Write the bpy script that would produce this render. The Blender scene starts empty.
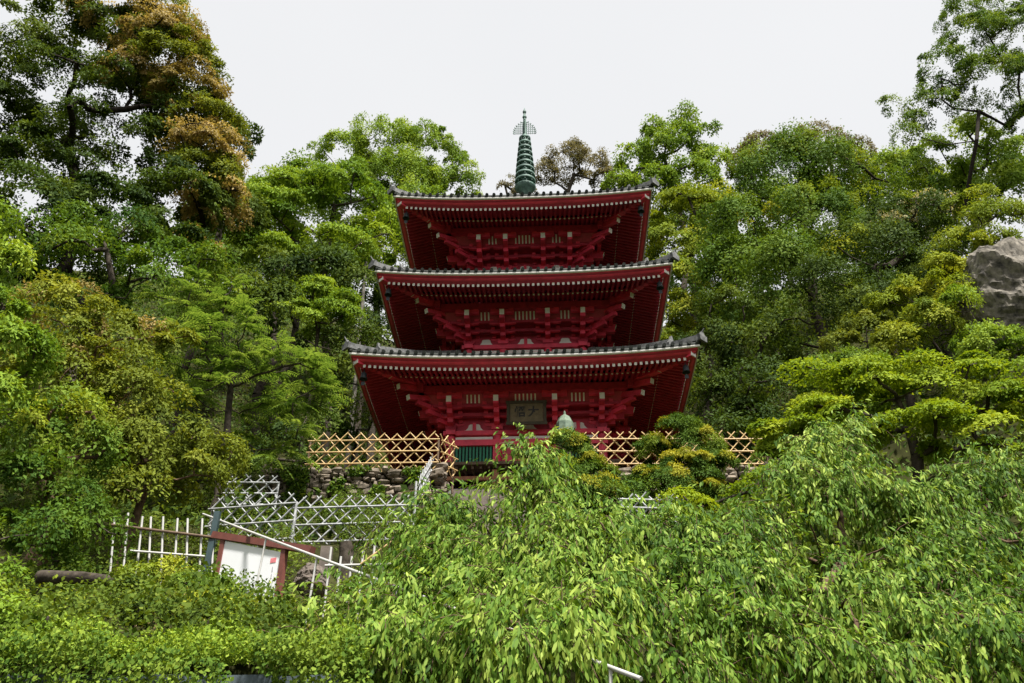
import bpy, math, numpy as np
from mathutils import Vector, Matrix, noise
rng = np.random.default_rng(11)
PI = math.pi
C = bpy.context.scene.collection
S = bpy.context.scene

# ------------------------------------------------------------------ camera
PITCH = math.radians(32.0); F = 853.0; CAM = np.array([0.0, 0.0, 1.6])
cp, sp = math.cos(PITCH), math.sin(PITCH)
cd = bpy.data.cameras.new('camera'); cam = bpy.data.objects.new('camera', cd); C.objects.link(cam)
cam.location = CAM; cam.rotation_euler = (PI/2 + PITCH, 0, 0)
cd.sensor_width = 36; cd.lens = F*36/1024; cd.clip_end = 3000; cd.clip_start = .05
S.camera = cam

def at(px, py, Y):
    """a real place: the point at distance Y north of the viewer that is seen in that direction"""
    u = (341.5-py)/F; x = (px-512)/F
    v = np.array([x, cp-u*sp, sp+u*cp]); s = Y/v[1]
    return CAM + v*s
def mpp(px, py, Y):
    u = (341.5-py)/F
    return Y/(cp-u*sp)/F

# ------------------------------------------------------------------ terrain height
CY = [-600, 0, 5, 7, 8, 11, 14, 16.5, 20.7, 21.3, 31, 36, 45, 60, 90, 130, 600]
CZ = [-3, 0, .3, 1.5, 2.2, 4.0, 5.6, 7.0, 9.5, 10.85, 10.95, 14.5, 23, 35, 54, 72, 80]
def height(x, y):
    x = np.asarray(x, float); y = np.asarray(y, float)
    z = np.interp(y, CY, CZ)
    left = np.interp(y, [7.0, 7.25, 11, 14, 18], [-9, 3.05, 4.15, 5.45, 7.6]); left = np.where(y > 18, -9, left)
    wl = np.clip((-x-1.0)/.8, 0, 1)
    z = np.where(left > z, z*(1-wl)+left*wl, z)
    cut = (np.abs(x+.2) < 1.9) & (y > 16.5) & (y < 23.6)
    z = np.where(cut, np.minimum(z, 7.3+(y-17.0)*.571-.25), z)
    fade = np.clip((y-6)/8, 0, 1)*np.clip((170-y)/60, 0, 1)
    sp_ = lambda t: np.where(t > 0, t*t/(t+1.5), 0)
    lim = lambda t: 13*np.tanh(t/13)
    z = z + fade*(lim(.62*sp_(-x-7.5)) + lim(.72*sp_(x-8.5)))
    return z
def H(x, y): return float(height(x, y))

# ------------------------------------------------------------------ materials
def mat(name, col, rough=.6, metal=0, var=.25, scale=6.0, bump=.0, spec=.5, col2=None, coord='Object'):
    m = bpy.data.materials.new(name); m.use_nodes = True; n = m.node_tree.nodes; l = m.node_tree.links
    b = n['Principled BSDF']; b.inputs['Roughness'].default_value = rough; b.inputs['Metallic'].default_value = metal
    b.inputs['Specular IOR Level'].default_value = spec
    tc = n.new('ShaderNodeTexCoord'); ns = n.new('ShaderNodeTexNoise'); ns.inputs['Scale'].default_value = scale
    ns.inputs['Detail'].default_value = 6; ns.inputs['Roughness'].default_value = .65
    l.new(tc.outputs[coord], ns.inputs['Vector'])
    r = n.new('ShaderNodeValToRGB'); l.new(ns.outputs['Fac'], r.inputs['Fac'])
    c2 = col2 or tuple(min(1, c*(1+var)) for c in col); c1 = tuple(c*(1-var) for c in col)
    r.color_ramp.elements[0].position = .32; r.color_ramp.elements[1].position = .68
    r.color_ramp.elements[0].color = (*c1, 1); r.color_ramp.elements[1].color = (*c2, 1)
    l.new(r.outputs['Color'], b.inputs['Base Color'])
    if bump:
        bp = n.new('ShaderNodeBump'); bp.inputs['Strength'].default_value = bump; bp.inputs['Distance'].default_value = .03
        l.new(ns.outputs['Fac'], bp.inputs['Height']); l.new(bp.outputs['Normal'], b.inputs['Normal'])
    return m

def leafmat(name, c1, c2, c3, transl=.27, rough=.7, spec=.10):
    c1, c2, c3 = [tuple(v*g for v, g in zip(c, (1.50, 1.46, 1.30))) for c in (c1, c2, c3)]
    m = bpy.data.materials.new(name); m.use_nodes = True; n = m.node_tree.nodes; l = m.node_tree.links
    b = n['Principled BSDF']; out = n['Material Output']
    b.inputs['Roughness'].default_value = rough; b.inputs['Specular IOR Level'].default_value = spec
    a = n.new('ShaderNodeAttribute'); a.attribute_name = 'tint'
    r = n.new('ShaderNodeValToRGB'); cr = r.color_ramp
    cr.elements[0].position = .08; cr.elements[0].color = (*c1, 1)
    cr.elements[1].position = .92; cr.elements[1].color = (*c3, 1)
    e = cr.elements.new(.5); e.color = (*c2, 1)
    l.new(a.outputs['Fac'], r.inputs['Fac']); l.new(r.outputs['Color'], b.inputs['Base Color'])
    t = n.new('ShaderNodeBsdfTranslucent')
    mul = n.new('ShaderNodeMixRGB'); mul.blend_type = 'MULTIPLY'; mul.inputs['Fac'].default_value = 1
    mul.inputs['Color2'].default_value = (1.5, 1.35, .55, 1); l.new(r.outputs['Color'], mul.inputs['Color1'])
    l.new(mul.outputs['Color'], t.inputs['Color'])
    mx = n.new('ShaderNodeMixShader'); mx.inputs['Fac'].default_value = transl
    l.new(b.outputs['BSDF'], mx.inputs[1]); l.new(t.outputs['BSDF'], mx.inputs[2]); l.new(mx.outputs['Shader'], out.inputs['Surface'])
    return m

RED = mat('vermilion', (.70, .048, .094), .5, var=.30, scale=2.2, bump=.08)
DRED = mat('vermilion_shaded', (.42, .026, .055), .55, var=.25, scale=5)  # same vermilion darkened: shade of the eave recesses put into the colour
WHITE = mat('white_paint', (.80, .78, .73), .6, var=.08, scale=9)
PLASTER = mat('white_plaster', (.80, .78, .75), .8, var=.08, scale=2.5)
TILE = mat('roof_tile', (.016, .020, .017), .7, var=.45, scale=5, col2=(.05, .055, .047), bump=.2, spec=.2)
TILEL = mat('ridge_tile', (.05, .055, .055), .6, var=.5, scale=5, col2=(.20, .20, .195), bump=.2)
GREEN = mat('window_green', (.02, .20, .11), .6, var=.15)
DARK = mat('dark_void', (.012, .010, .010), .9)
BRONZE = mat('verdigris_bronze', (.045, .095, .08), .65, metal=.1, var=.4, scale=5, col2=(.12, .21, .17))
IRON = mat('dark_bronze', (.02, .028, .03), .5, metal=.4)
LANTERN = mat('copper_patina', (.07, .12, .08), .7, var=.3, scale=8, col2=(.16, .22, .15))
WOODD = mat('weathered_wood', (.11, .07, .042), .8, var=.35, scale=8, bump=.3)
WOODO = mat('orange_wood', (.27, .11, .05), .7, var=.25, scale=7)
BROWNRED = mat('red_brown_paint', (.16, .05, .038), .6, var=.2, scale=9)
PLAQUE = mat('plaque_wood', (.17, .135, .075), .7, var=.3, scale=6)
PLAQUEF = mat('plaque_frame', (.06, .05, .03), .7)
BLACK = mat('black_lacquer', (.006, .006, .007), .5)
BAMBOO = mat('golden_bamboo', (.52, .33, .13), .5, var=.3, scale=14, col2=(.68, .48, .22))
SILVER = mat('silver_bamboo', (.26, .27, .275), .5, var=.4, scale=9, col2=(.50, .51, .51))
PIPE = mat('white_pipe', (.46, .45, .43), .45, var=.12, scale=8)
STONE = mat('wall_stone', (.085, .075, .055), .9, var=.6, scale=3.6, col2=(.33, .27, .21), bump=.7, spec=.1)
ROCK = mat('cliff_rock', (.05, .047, .040), .95, var=.7, scale=3.6, col2=(.25, .222, .18), bump=1.0)
STEP = mat('step_stone', (.125, .10, .082), .85, var=.3, scale=5, bump=.3)
BLUEST = mat('blue_grey_stone', (.075, .10, .115), .8, var=.4, scale=4, bump=.3)
SOIL = mat('forest_soil', (.020, .022, .008), .95, var=.5, scale=1.3, col2=(.05, .052, .018), bump=.4, spec=.03)
BARK = mat('bark', (.035, .028, .021), .9, var=.4, scale=9, col2=(.085, .07, .055), bump=.5, spec=.08)
BARKD = mat('dark_bark', (.016, .013, .010), .9, var=.4, scale=9, col2=(.035, .028, .022), bump=.4, spec=.08)
BARKR = mat('brown_bark', (.085, .055, .035), .9, var=.4, scale=9, col2=(.17, .11, .075), bump=.5, spec=.08)
BARKL = mat('pale_bark', (.12, .11, .09), .9, var=.4, scale=9, col2=(.24, .22, .19), bump=.4, spec=.08)
PANEL = mat('sign_panel', (.80, .81, .83), .4, var=.03, scale=3)
PINK = mat('pink_mark', (.75, .22, .24), .6)
GREY = mat('grey_mark', (.45, .45, .47), .6)
TEAL = mat('dark_teal_paint', (.03, .055, .06), .5)

L_DARK = leafmat('evergreen_leaf', (.016, .034, .008), (.038, .066, .012), (.09, .125, .02))
L_MID = leafmat('green_leaf', (.024, .058, .009), (.058, .108, .014), (.13, .185, .026))
L_YEL = leafmat('yellow_green_leaf', (.065, .105, .010), (.14, .185, .018), (.235, .255, .03), .26)
L_BRIGHT = leafmat('fresh_leaf', (.055, .11, .012), (.115, .185, .022), (.20, .27, .038), .28)
L_CHERRY = leafmat('cherry_leaf', (.024, .062, .007), (.080, .150, .016), (.23, .30, .06), .28, .6, .16)
L_MAPLE = leafmat('maple_leaf', (.055, .105, .008), (.13, .19, .014), (.215, .265, .024), .32)
L_OLIVE = leafmat('olive_leaf', (.045, .066, .009), (.098, .126, .016), (.175, .195, .03))
L_IVY = leafmat('ivy_leaf', (.022, .044, .006), (.055, .088, .011), (.115, .15, .022))
L_RUST = leafmat('rust_leaf', (.125, .105, .036), (.21, .165, .072), (.32, .255, .13))
L_BROWN = leafmat('brown_grey_leaf', (.06, .062, .035), (.11, .10, .06), (.17, .155, .10))
L_SUMAC = leafmat('blue_green_leaf', (.04, .085, .02), (.095, .16, .04), (.19, .27, .08), .33)
L_FLOWER = leafmat('cream_flower', (.17, .16, .09), (.26, .245, .15), (.36, .34, .23), .25)
L_CON = leafmat('conifer_needle', (.020, .048, .007), (.050, .095, .012), (.13, .17, .018), .2)
L_YTIP = leafmat('golden_needle', (.10, .12, .012), (.18, .19, .02), (.26, .25, .03), .25)

# ------------------------------------------------------------------ mesh helpers
class MB:
    def __init__(s): s.v = []; s.f = []; s.m = []; s.sm = []
    def add(s, vs, fs, mi=0, smooth=False):
        o = len(s.v); s.v += [tuple(map(float, v)) for v in vs]
        for f in fs: s.f.append([i+o for i in f]); s.m.append(mi); s.sm.append(smooth)
    def frame(s, o, ax, ay, az, mi=0):
        o, ax, ay, az = map(np.asarray, (o, ax, ay, az))
        vs = [o+sx*ax+sy*ay+sz*az for sz in (-1, 1) for sy in (-1, 1) for sx in (-1, 1)]
        s.add(vs, [(0, 2, 3, 1), (4, 5, 7, 6), (0, 1, 5, 4), (2, 6, 7, 3), (0, 4, 6, 2), (1, 3, 7, 5)], mi)
    def box(s, c, size, mi=0, rz=0):
        ca, sa = math.cos(rz), math.sin(rz)
        s.frame(np.array(c, float), np.array((ca, sa, 0))*size[0]/2, np.array((-sa, ca, 0))*size[1]/2, np.array((0, 0, 1.))*size[2]/2, mi)
    def beam(s, p, q, w, h, mi=0):
        p = np.array(p, float); q = np.array(q, float); d = q-p; L = np.linalg.norm(d); d = d/L
        side = np.cross(d, (0, 0, 1.)); n = np.linalg.norm(side)
        side = side/n if n > 1e-5 else np.array((1., 0, 0)); up = np.cross(side, d)
        s.frame((p+q)/2, d*L/2, side*w/2, up*h/2, mi)
    def tube(s, pts, rad, n=6, mi=0, smooth=True, cap=True):
        pts = [np.array(p, float) for p in pts]; rad = [rad]*len(pts) if np.isscalar(rad) else rad
        vs = []; k = len(pts)
        for i, p in enumerate(pts):
            d = pts[min(i+1, k-1)]-pts[max(i-1, 0)]; d = d/(np.linalg.norm(d)+1e-9)
            a = np.cross(d, (0, 0, 1.) if abs(d[2]) < .9 else (1., 0, 0)); a /= np.linalg.norm(a); b = np.cross(d, a)
            for j in range(n):
                t = 2*PI*j/n; vs.append(p+rad[i]*(math.cos(t)*a+math.sin(t)*b))
        fs = [(i*n+j, i*n+(j+1) % n, (i+1)*n+(j+1) % n, (i+1)*n+j) for i in range(k-1) for j in range(n)]
        s.add(vs, fs, mi, smooth)
        if cap: s.add(vs[:n], [tuple(range(n))[::-1]], mi); s.add(vs[-n:], [tuple(range(n))], mi)
    def lathe(s, prof, c=(0, 0, 0), n=16, mi=0, smooth=True):
        c = np.array(c, float); vs = [c+np.array((r*math.cos(2*PI*j/n), r*math.sin(2*PI*j/n), z)) for r, z in prof for j in range(n)]
        fs = [(i*n+j, i*n+(j+1) % n, (i+1)*n+(j+1) % n, (i+1)*n+j) for i in range(len(prof)-1) for j in range(n)]
        s.add(vs, fs, mi, smooth)
    def prism(s, poly, o, ax, ay, az, mi=0):
        """2-D outline in (ax, ay), thickness az"""
        o, ax, ay, az = [np.array(t, float) for t in (o, ax, ay, az)]; n = len(poly)
        vs = [o+a*ax+b*ay for a, b in poly]+[o+a*ax+b*ay+az for a, b in poly]
        s.add(vs, [tuple(range(n)), tuple(range(2*n-1, n-1, -1))]+[(i, i+n, (i+1) % n+n, (i+1) % n) for i in range(n)], mi)
    def build(s, name, mats, parent=None):
        me = bpy.data.meshes.new(name); me.from_pydata(s.v, [], s.f)
        for m in (mats if isinstance(mats, (list, tuple)) else [mats]): me.materials.append(m)
        me.polygons.foreach_set('material_index', s.m); me.polygons.foreach_set('use_smooth', s.sm); me.update()
        return link(name, me, parent)
def link(name, data, parent=None):
    o = bpy.data.objects.new(name, data); C.objects.link(o)
    if parent: o.parent = parent
    return o
def tag(o, label=None, cat=None, group=None, kind=None):
    if label: o['label'] = label
    if cat: o['category'] = cat
    if group: o['group'] = group
    if kind: o['kind'] = kind
    return o
def thing(name, label, cat, loc=(0, 0, 0), rz=0, group=None):
    o = link(name, None); o.location = loc; o.rotation_euler = (0, 0, rz); o.empty_display_size = .3
    return tag(o, label, cat, group)
def nrm(a): return a/(np.linalg.norm(a, axis=-1, keepdims=True)+1e-9)

def leaf_mesh(name, P, A, N, L, W, tint, m, parent=None, origin=(0, 0, 0), long=False):
    n = len(P); A = nrm(A); N = nrm(N-A*np.sum(N*A, -1, keepdims=True)); Sd = np.cross(A, N)
    L = np.broadcast_to(L, n)[:, None]; W = np.broadcast_to(W, n)[:, None]; P = P-np.asarray(origin)
    if long:
        V = np.stack([P, P+A*.3*L+Sd*W*.45, P+A*.68*L+Sd*W*.42-N*.05*L, P+A*L-N*.16*L, P+A*.68*L-Sd*W*.42-N*.05*L, P+A*.3*L-Sd*W*.45], 1); k = 6
    else:
        V = np.stack([P, P+A*.45*L+Sd*W*.5+N*.07*L, P+A*L-N*.08*L, P+A*.45*L-Sd*W*.5+N*.07*L], 1); k = 4
    me = bpy.data.meshes.new(name); me.vertices.add(n*k); me.vertices.foreach_set('co', V.astype(np.float32).ravel())
    me.loops.add(n*k); me.loops.foreach_set('vertex_index', np.arange(n*k, dtype=np.int32))
    me.polygons.add(n); me.polygons.foreach_set('loop_start', np.arange(0, n*k, k, dtype=np.int32))
    at_ = me.attributes.new('tint', 'FLOAT', 'FACE'); at_.data.foreach_set('value', np.clip(tint, 0, 1).astype(np.float32))
    me.materials.append(m); me.update(calc_edges=True)
    return link(name, me, parent)

# ------------------------------------------------------------------ trees
def clump_points(lobes, rc, dens):
    P = []; D = []; G = []
    for i, (c, r) in enumerate(lobes):
        area = 4*PI*(r[0]*r[1]+r[0]*r[2]+r[1]*r[2])/3; n = max(6, int(dens*area/(PI*rc*rc)))
        d = nrm(rng.normal(size=(n, 3))); u = rng.uniform(.68, 1.08, n)
        p = c+d*r*u[:, None]; keep = np.ones(n, bool)
        for j, (c2, r2) in enumerate(lobes):
            if j != i: keep &= np.linalg.norm((p-c2)/r2, axis=1) > .68
        keep &= ~((d[:, 2] < -.45) & (rng.random(n) < .75))
        view = nrm(p-CAM); keep &= ~((np.sum(view*d, 1) > .4) & (rng.random(n) < .6))
        P.append(p[keep]); D.append(d[keep]); G.append(np.full(keep.sum(), rng.normal(0, .08)))
    return np.concatenate(P), np.concatenate(D), np.concatenate(G)

def clump_leaves(P, D, G, rc, K, L, asp, flat, jit, updir, droop, tv=.16):
    M = len(P); n = M*K
    up = np.array((0, 0, 1.)); cn = nrm(D*(1-updir)+up*updir+rng.normal(size=(M, 3))*.18)
    t1 = nrm(np.cross(cn, rng.normal(size=(M, 3)))); t2 = np.cross(cn, t1)
    rcs = rc*rng.uniform(.45, 1.5, M)
    a = rng.random((M, K))*2*PI; rr = np.sqrt(rng.random((M, K)))*np.where(rng.random((M, K)) < .08, rng.uniform(1, 1.5, (M, K)), 1); hz = rng.normal(size=(M, K))*flat
    off = (np.cos(a)*rr)[..., None]*t1[:, None]+(np.sin(a)*rr)[..., None]*t2[:, None]
    rad = off.copy()
    off = off+(hz*.38+(1-rr**2)*flat*1.25)[..., None]*cn[:, None]
    off[..., 2] -= droop*rr**2
    pos = P[:, None]+off*rcs[:, None, None]
    N = nrm(cn[:, None]*1.0+rad*(.45+1.3*flat)+rng.normal(size=(M, K, 3))*jit*.5)
    A = nrm(rad*.8+rng.normal(size=(M, K, 3))*.7+np.array((0, 0, -.25-droop)))
    ct = .5+G+rng.normal(0, tv, M)
    tint = ct[:, None]+rng.normal(0, .07, (M, K))
    l = L*rng.uniform(.65, 1.3, (M, K))
    return pos.reshape(n, 3), A.reshape(n, 3), N.reshape(n, 3), l.ravel(), (l*asp).ravel(), tint.ravel()

def frond_leaves(P, D, G, rc, L):
    """compound leaves: drooping fronds with paired leaflets"""
    out = [[], [], [], [], [], []]
    M = len(P); nf, nl = 11, 10
    for f in range(nf):
        a = rng.random(M)*2*PI; dirs = nrm(np.stack([np.cos(a), np.sin(a), rng.uniform(.0, .6, M)], 1)+D*.6)
        side = nrm(np.cross(dirs, np.array((0, 0, 1.)))); fl = rc*rng.uniform(.9, 1.5, M); t0 = .5+G+rng.normal(0, .18, M)
        for k in range(nl):
            t = (k+1)/nl; c = P+dirs*(fl*t)[:, None]; c[:, 2] -= .42*fl*t*t
            for sg in (-1, 1):
                ax = nrm(side*sg+dirs*.45+np.array((0, 0, -.45))); nn = nrm(np.array((0, 0, 1.))+side*sg*.35+rng.normal(size=(M, 3))*.25)
                l = L*(1.1-.6*abs(t-.45))*rng.uniform(.8, 1.2, M)
                for lst, val in zip(out, (c, ax, nn, l, l*.36, t0+rng.normal(0, .1, M))): lst.append(val)
    return tuple(np.concatenate(o) for o in out)

def skeleton(base, top, targets, r0, m, parent, bend=.4, rmin=.012, name='trunk'):
    base = np.array(base, float); top = np.array(top, float); L = np.linalg.norm(top-base); nt = 7
    wob = rng.normal(size=(nt, 3))*L*.018; wob[0] = 0
    nodes = [base+(top-base)*k/(nt-1)+wob[k]+np.array((0, 0, 0)) for k in range(nt)]
    par = [-1]+list(range(nt-1)); cost = [0]*nt
    order = np.argsort([np.linalg.norm(t-nodes[2]) for t in targets])
    for i in order:
        t = targets[i]; A = np.array(nodes); dv = t-A; dist = np.linalg.norm(dv, axis=1)
        pen = dist+np.where(A[:, 2] > t[2]+.2*L, 3, 0)+np.where(np.arange(len(A)) < 2, 4*L, 0)+.15*np.array(cost)
        j = int(np.argmin(pen)); p = nodes[j]; d = t-p; dl = np.linalg.norm(d)
        if dl < .05: continue
        ns = 3 if dl > L*.12 else 2; prev = j
        for k in range(1, ns+1):
            f = k/ns; q = p+d*f+np.array((0, 0, 1))*(-dl*.10*math.sin(PI*f)*bend)+rng.normal(size=3)*dl*.06*(k < ns)
            nodes.append(q); par.append(prev); cost.append(cost[prev]+dl/ns); prev = len(nodes)-1
    n = len(nodes); w = np.zeros(n); kids = np.zeros(n, int)
    for i in range(1, n): kids[par[i]] += 1
    w[kids == 0] = 1
    for i in range(n-1, 0, -1): w[par[i]] += w[i]
    rad = np.maximum(rmin, r0*(w/w[0])**.58); rad[0] *= 1.25
    b = MB()
    for i in range(1, n):
        p, q = nodes[par[i]]-base, nodes[i]-base
        b.tube([p, q], [min(rad[par[i]], rad[i]*1.5), rad[i]], 8 if rad[i] > .06 else 5, cap=False)
    return b.build(name, m, parent)

def px_lobes(lst, sq=.8, dep=.9):
    out = []
    for l in lst:
        px, py, r, Y = l[:4]; s = l[4] if len(l) > 4 else sq
        R = r*mpp(px, py, Y); out.append((at(px, py, Y), np.array((R, R*dep, R*s))))
    return out

KM, LM, DM, RCM = 5.6, .98, 1.25, .88
def tree(name, label, lobes, m, rc=.7, K=60, L=.15, asp=.5, dens=1.0, flat=.45, jit=.45, updir=.45, droop=.1, bark=None, group=None,
         cat='tree', base=None, r0=.22, nb=45, extra=None, style='clump', tv=.16, top=None, tall=None):
    K, L, dens = int(K*KM), L*LM, dens*DM; r0 *= .62; rc *= RCM
    lob = px_lobes(lobes); cs = np.array([c for c, r in lob]); rs = np.array([r for c, r in lob])
    if base is None: bx, by = cs[:, 0].mean(), cs[:, 1].mean()
    else: bx, by = base
    bz = H(bx, by)-.15; B = np.array((bx, by, bz))
    t = thing(name, label, cat, B, 0, group)
    P, D, G = clump_points(lob, rc, dens)
    if style == 'frond': lv = frond_leaves(P, D, G, rc, L*.9)
    else: lv = clump_leaves(P, D, G, rc, K, L, asp, flat, jit, updir, droop, tv)
    leaf_mesh('crown', *lv, m, t, B)
    if extra:
        for nm, lbs, mm, kw in extra:
            P2, D2, G2 = clump_points(px_lobes(lbs), kw.get('rc', rc/RCM)*RCM, kw['dens']*DM)
            if kw.get('topmost'): sel = D2[:, 2] > kw['topmost']; P2, D2, G2 = P2[sel], D2[sel], G2[sel]
            lv = clump_leaves(P2, D2, G2, kw.get('rc', rc/RCM)*RCM, int(kw['K']*KM), kw['L']*LM, kw.get('asp', asp), kw.get('flat', flat), jit, kw.get('updir', updir), kw.get('droop', droop), tv)
            leaf_mesh(nm, *lv, mm, t, B); P = np.concatenate([P, P2])
    if top is None:
        top = np.array((cs[:, 0].mean()*.85+bx*.15, cs[:, 1].mean()*.85+by*.15, np.average(cs[:, 2])+rs[:, 2].mean()*.2))
    top = np.array(top, float); top[2] = max(top[2], bz+.5)
    idx = rng.permutation(len(P))[:nb]
    skeleton(B, top, P[idx], r0, bark or BARK, t)
    return t

# ================================================================== ground
xs = np.concatenate([np.linspace(-420, -40, 20), np.linspace(-38, 38, 305), np.linspace(40, 420, 20)])
ys = np.concatenate([np.linspace(-420, -4, 16), np.linspace(-3, 45, 193), np.linspace(46, 170, 63), np.linspace(190, 520, 12)])
X, Yg = np.meshgrid(xs, ys); Z = height(X, Yg)
hump = np.array([[noise.noise((x*.35, y*.35, 3.1)) for x in xs] for y in ys])*.25
flatm = ((X > -9.5) & (Yg < 14)) | ((np.abs(X) < 7.5) & (Yg > 20) & (Yg < 31)) | (Yg < 5) | ((np.abs(X) < 3) & (Yg < 21))
Z = Z + np.where(flatm, 0, hump)
nx, ny = len(xs), len(ys); g = MB()
g.v = [tuple(t) for t in np.stack([X, Yg, Z], -1).reshape(-1, 3).tolist()]
g.f = [[j*nx+i, j*nx+i+1, (j+1)*nx+i+1, (j+1)*nx+i] for j in range(ny-1) for i in range(nx-1)]
g.m = [0]*len(g.f); g.sm = [True]*len(g.f)
tag(g.build('terrain', SOIL), 'steep wooded hillside soil under the trees', 'hillside', kind='structure')

def ground_cover(name, label, m, n, xr, yr, L, asp, lift, cat='ground cover', test=None, jit=.5, tv=.2, nscale=1.2):
    x = rng.uniform(*xr, n); y = rng.uniform(*yr, n)
    if test is not None:
        k = test(x, y); x, y = x[k], y[k]
    n = len(x); z = height(x, y); e = .15
    gx = (height(x+e, y)-z)/e; gy = (height(x, y+e)-z)/e
    N = nrm(np.stack([-gx, -gy, np.ones(n)], 1)); 
    hm = np.array([noise.noise((a*nscale, b*nscale, 9.2)) for a, b in zip(x, y)])
    up = lift*(rng.random(n)*.7+np.clip(hm, -.3, 1)*1.3)
    P = np.stack([x, y, z], 1)+N*up[:, None]+np.array((0, 0, .05))
    NN = nrm(N*.6+np.array((0, -.25, .5))+rng.normal(size=(n, 3))*jit)
    A = nrm(rng.normal(size=(n, 3))+np.array((0, -.5, -.5)))
    l = L*rng.uniform(.6, 1.35, n); ht = np.array([noise.noise((a*.8, b*.8, 1.2)) for a, b in zip(x, y)])
    o = leaf_mesh(name, P, A, NN, l, l*asp, .5+ht*.45+rng.normal(0, tv, n), m)
    return tag(o, label, cat, kind='stuff')
ground_cover('hillside_undergrowth', 'dark green undergrowth on the wooded slope', L_DARK, 230000, (-34, 34), (10, 70), .24, .5, .6,
             test=lambda x, y: ~((np.abs(x) < 6.5) & (y > 20.6) & (y < 32)) & ~((np.abs(x+.2) < 2.0) & (y < 24)) & ~((x > -9.5) & (x < 4) & (y < 17)))
ground_cover('ivy', 'mixed ivy and creepers over the bank below the fence', L_IVY, 120000, (-13, -1.2), (7.0, 20.5), .054, .75, .55, tv=.13, nscale=.9,
             test=lambda x, y: rng.random(len(x)) < np.clip(.35+2.2*np.array([noise.noise((a*.9, b*.9, 9.2)) for a, b in zip(x, y)])+.25, .06, 1))
ground_cover('yellow_creeper', 'yellow green creeper patches on the lower left bank', L_YEL, 17000, (-9.5, -1.2), (7.0, 13.2), .042, .65, .5,
             test=lambda x, y: np.array([noise.noise((a*.9, b*.9, 4.4)) for a, b in zip(x, y)]) > .17)
ground_cover('dry_creeper', 'brownish old creeper patches on the lower left bank', L_RUST, 5000, (-9.5, -2), (8.0, 13), .06, .7, .25,
             test=lambda x, y: np.array([noise.noise((a*.8, b*.8, 14.4)) for a, b in zip(x, y)]) > .18)

# ================================================================== pagoda
PX, PY, PZ, PR = .56, 27.0, 10.9, math.radians(-2.5)
pag = thing('pagoda', 'three storied vermilion pagoda with white rafter ends and grey tiled roofs on the hillside', 'pagoda', (PX, PY, PZ), PR)
ROT = [0, PI/2, PI, -PI/2]
def R2(k, p):
    """turn a front-face point (x along the wall, y=-outward, z) to face k"""
    c, s = [(1, 0), (0, 1), (-1, 0), (0, -1)][k]; x, y, z = p
    return (c*x-s*y, s*x+c*y, z)
STO = [dict(b=2.40, W=5.25, ze=3.76, p=.90, dz=.40, zc=2.70, bot=1.42, bc=.92, rt=2.25, rise=1.62),
       dict(b=1.96, W=4.83, ze=7.14, p=1.0, dz=.31, zc=6.17, bot=5.3, bc=.77, rt=1.95, rise=1.55),
       dict(b=1.65, W=4.52, ze=10.63, p=1.1, dz=.38, zc=9.55, bot=8.6, bc=.68, rt=.45, rise=2.55)]
def lift(u): return .23*abs(u)**2.6
def sheet(b, k, rows, nu, mi=0, flip=False, smooth=True):
    """rows: list of (r, z, lf): square ring strip at distance r, height z, corner lift factor"""
    vs = []
    for r, z, lf in rows:
        for i in range(nu+1):
            u = -1+2*i/nu; vs.append(R2(k, (u*r, -r, z+lift(u)*lf)))
    n = nu+1; fs = []
    for a in range(len(rows)-1):
        for i in range(nu):
            q = (a*n+i, a*n+i+1, (a+1)*n+i+1, (a+1)*n+i); fs.append(q[::-1] if flip else q)
    b.add(vs, fs, mi, smooth)

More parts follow.
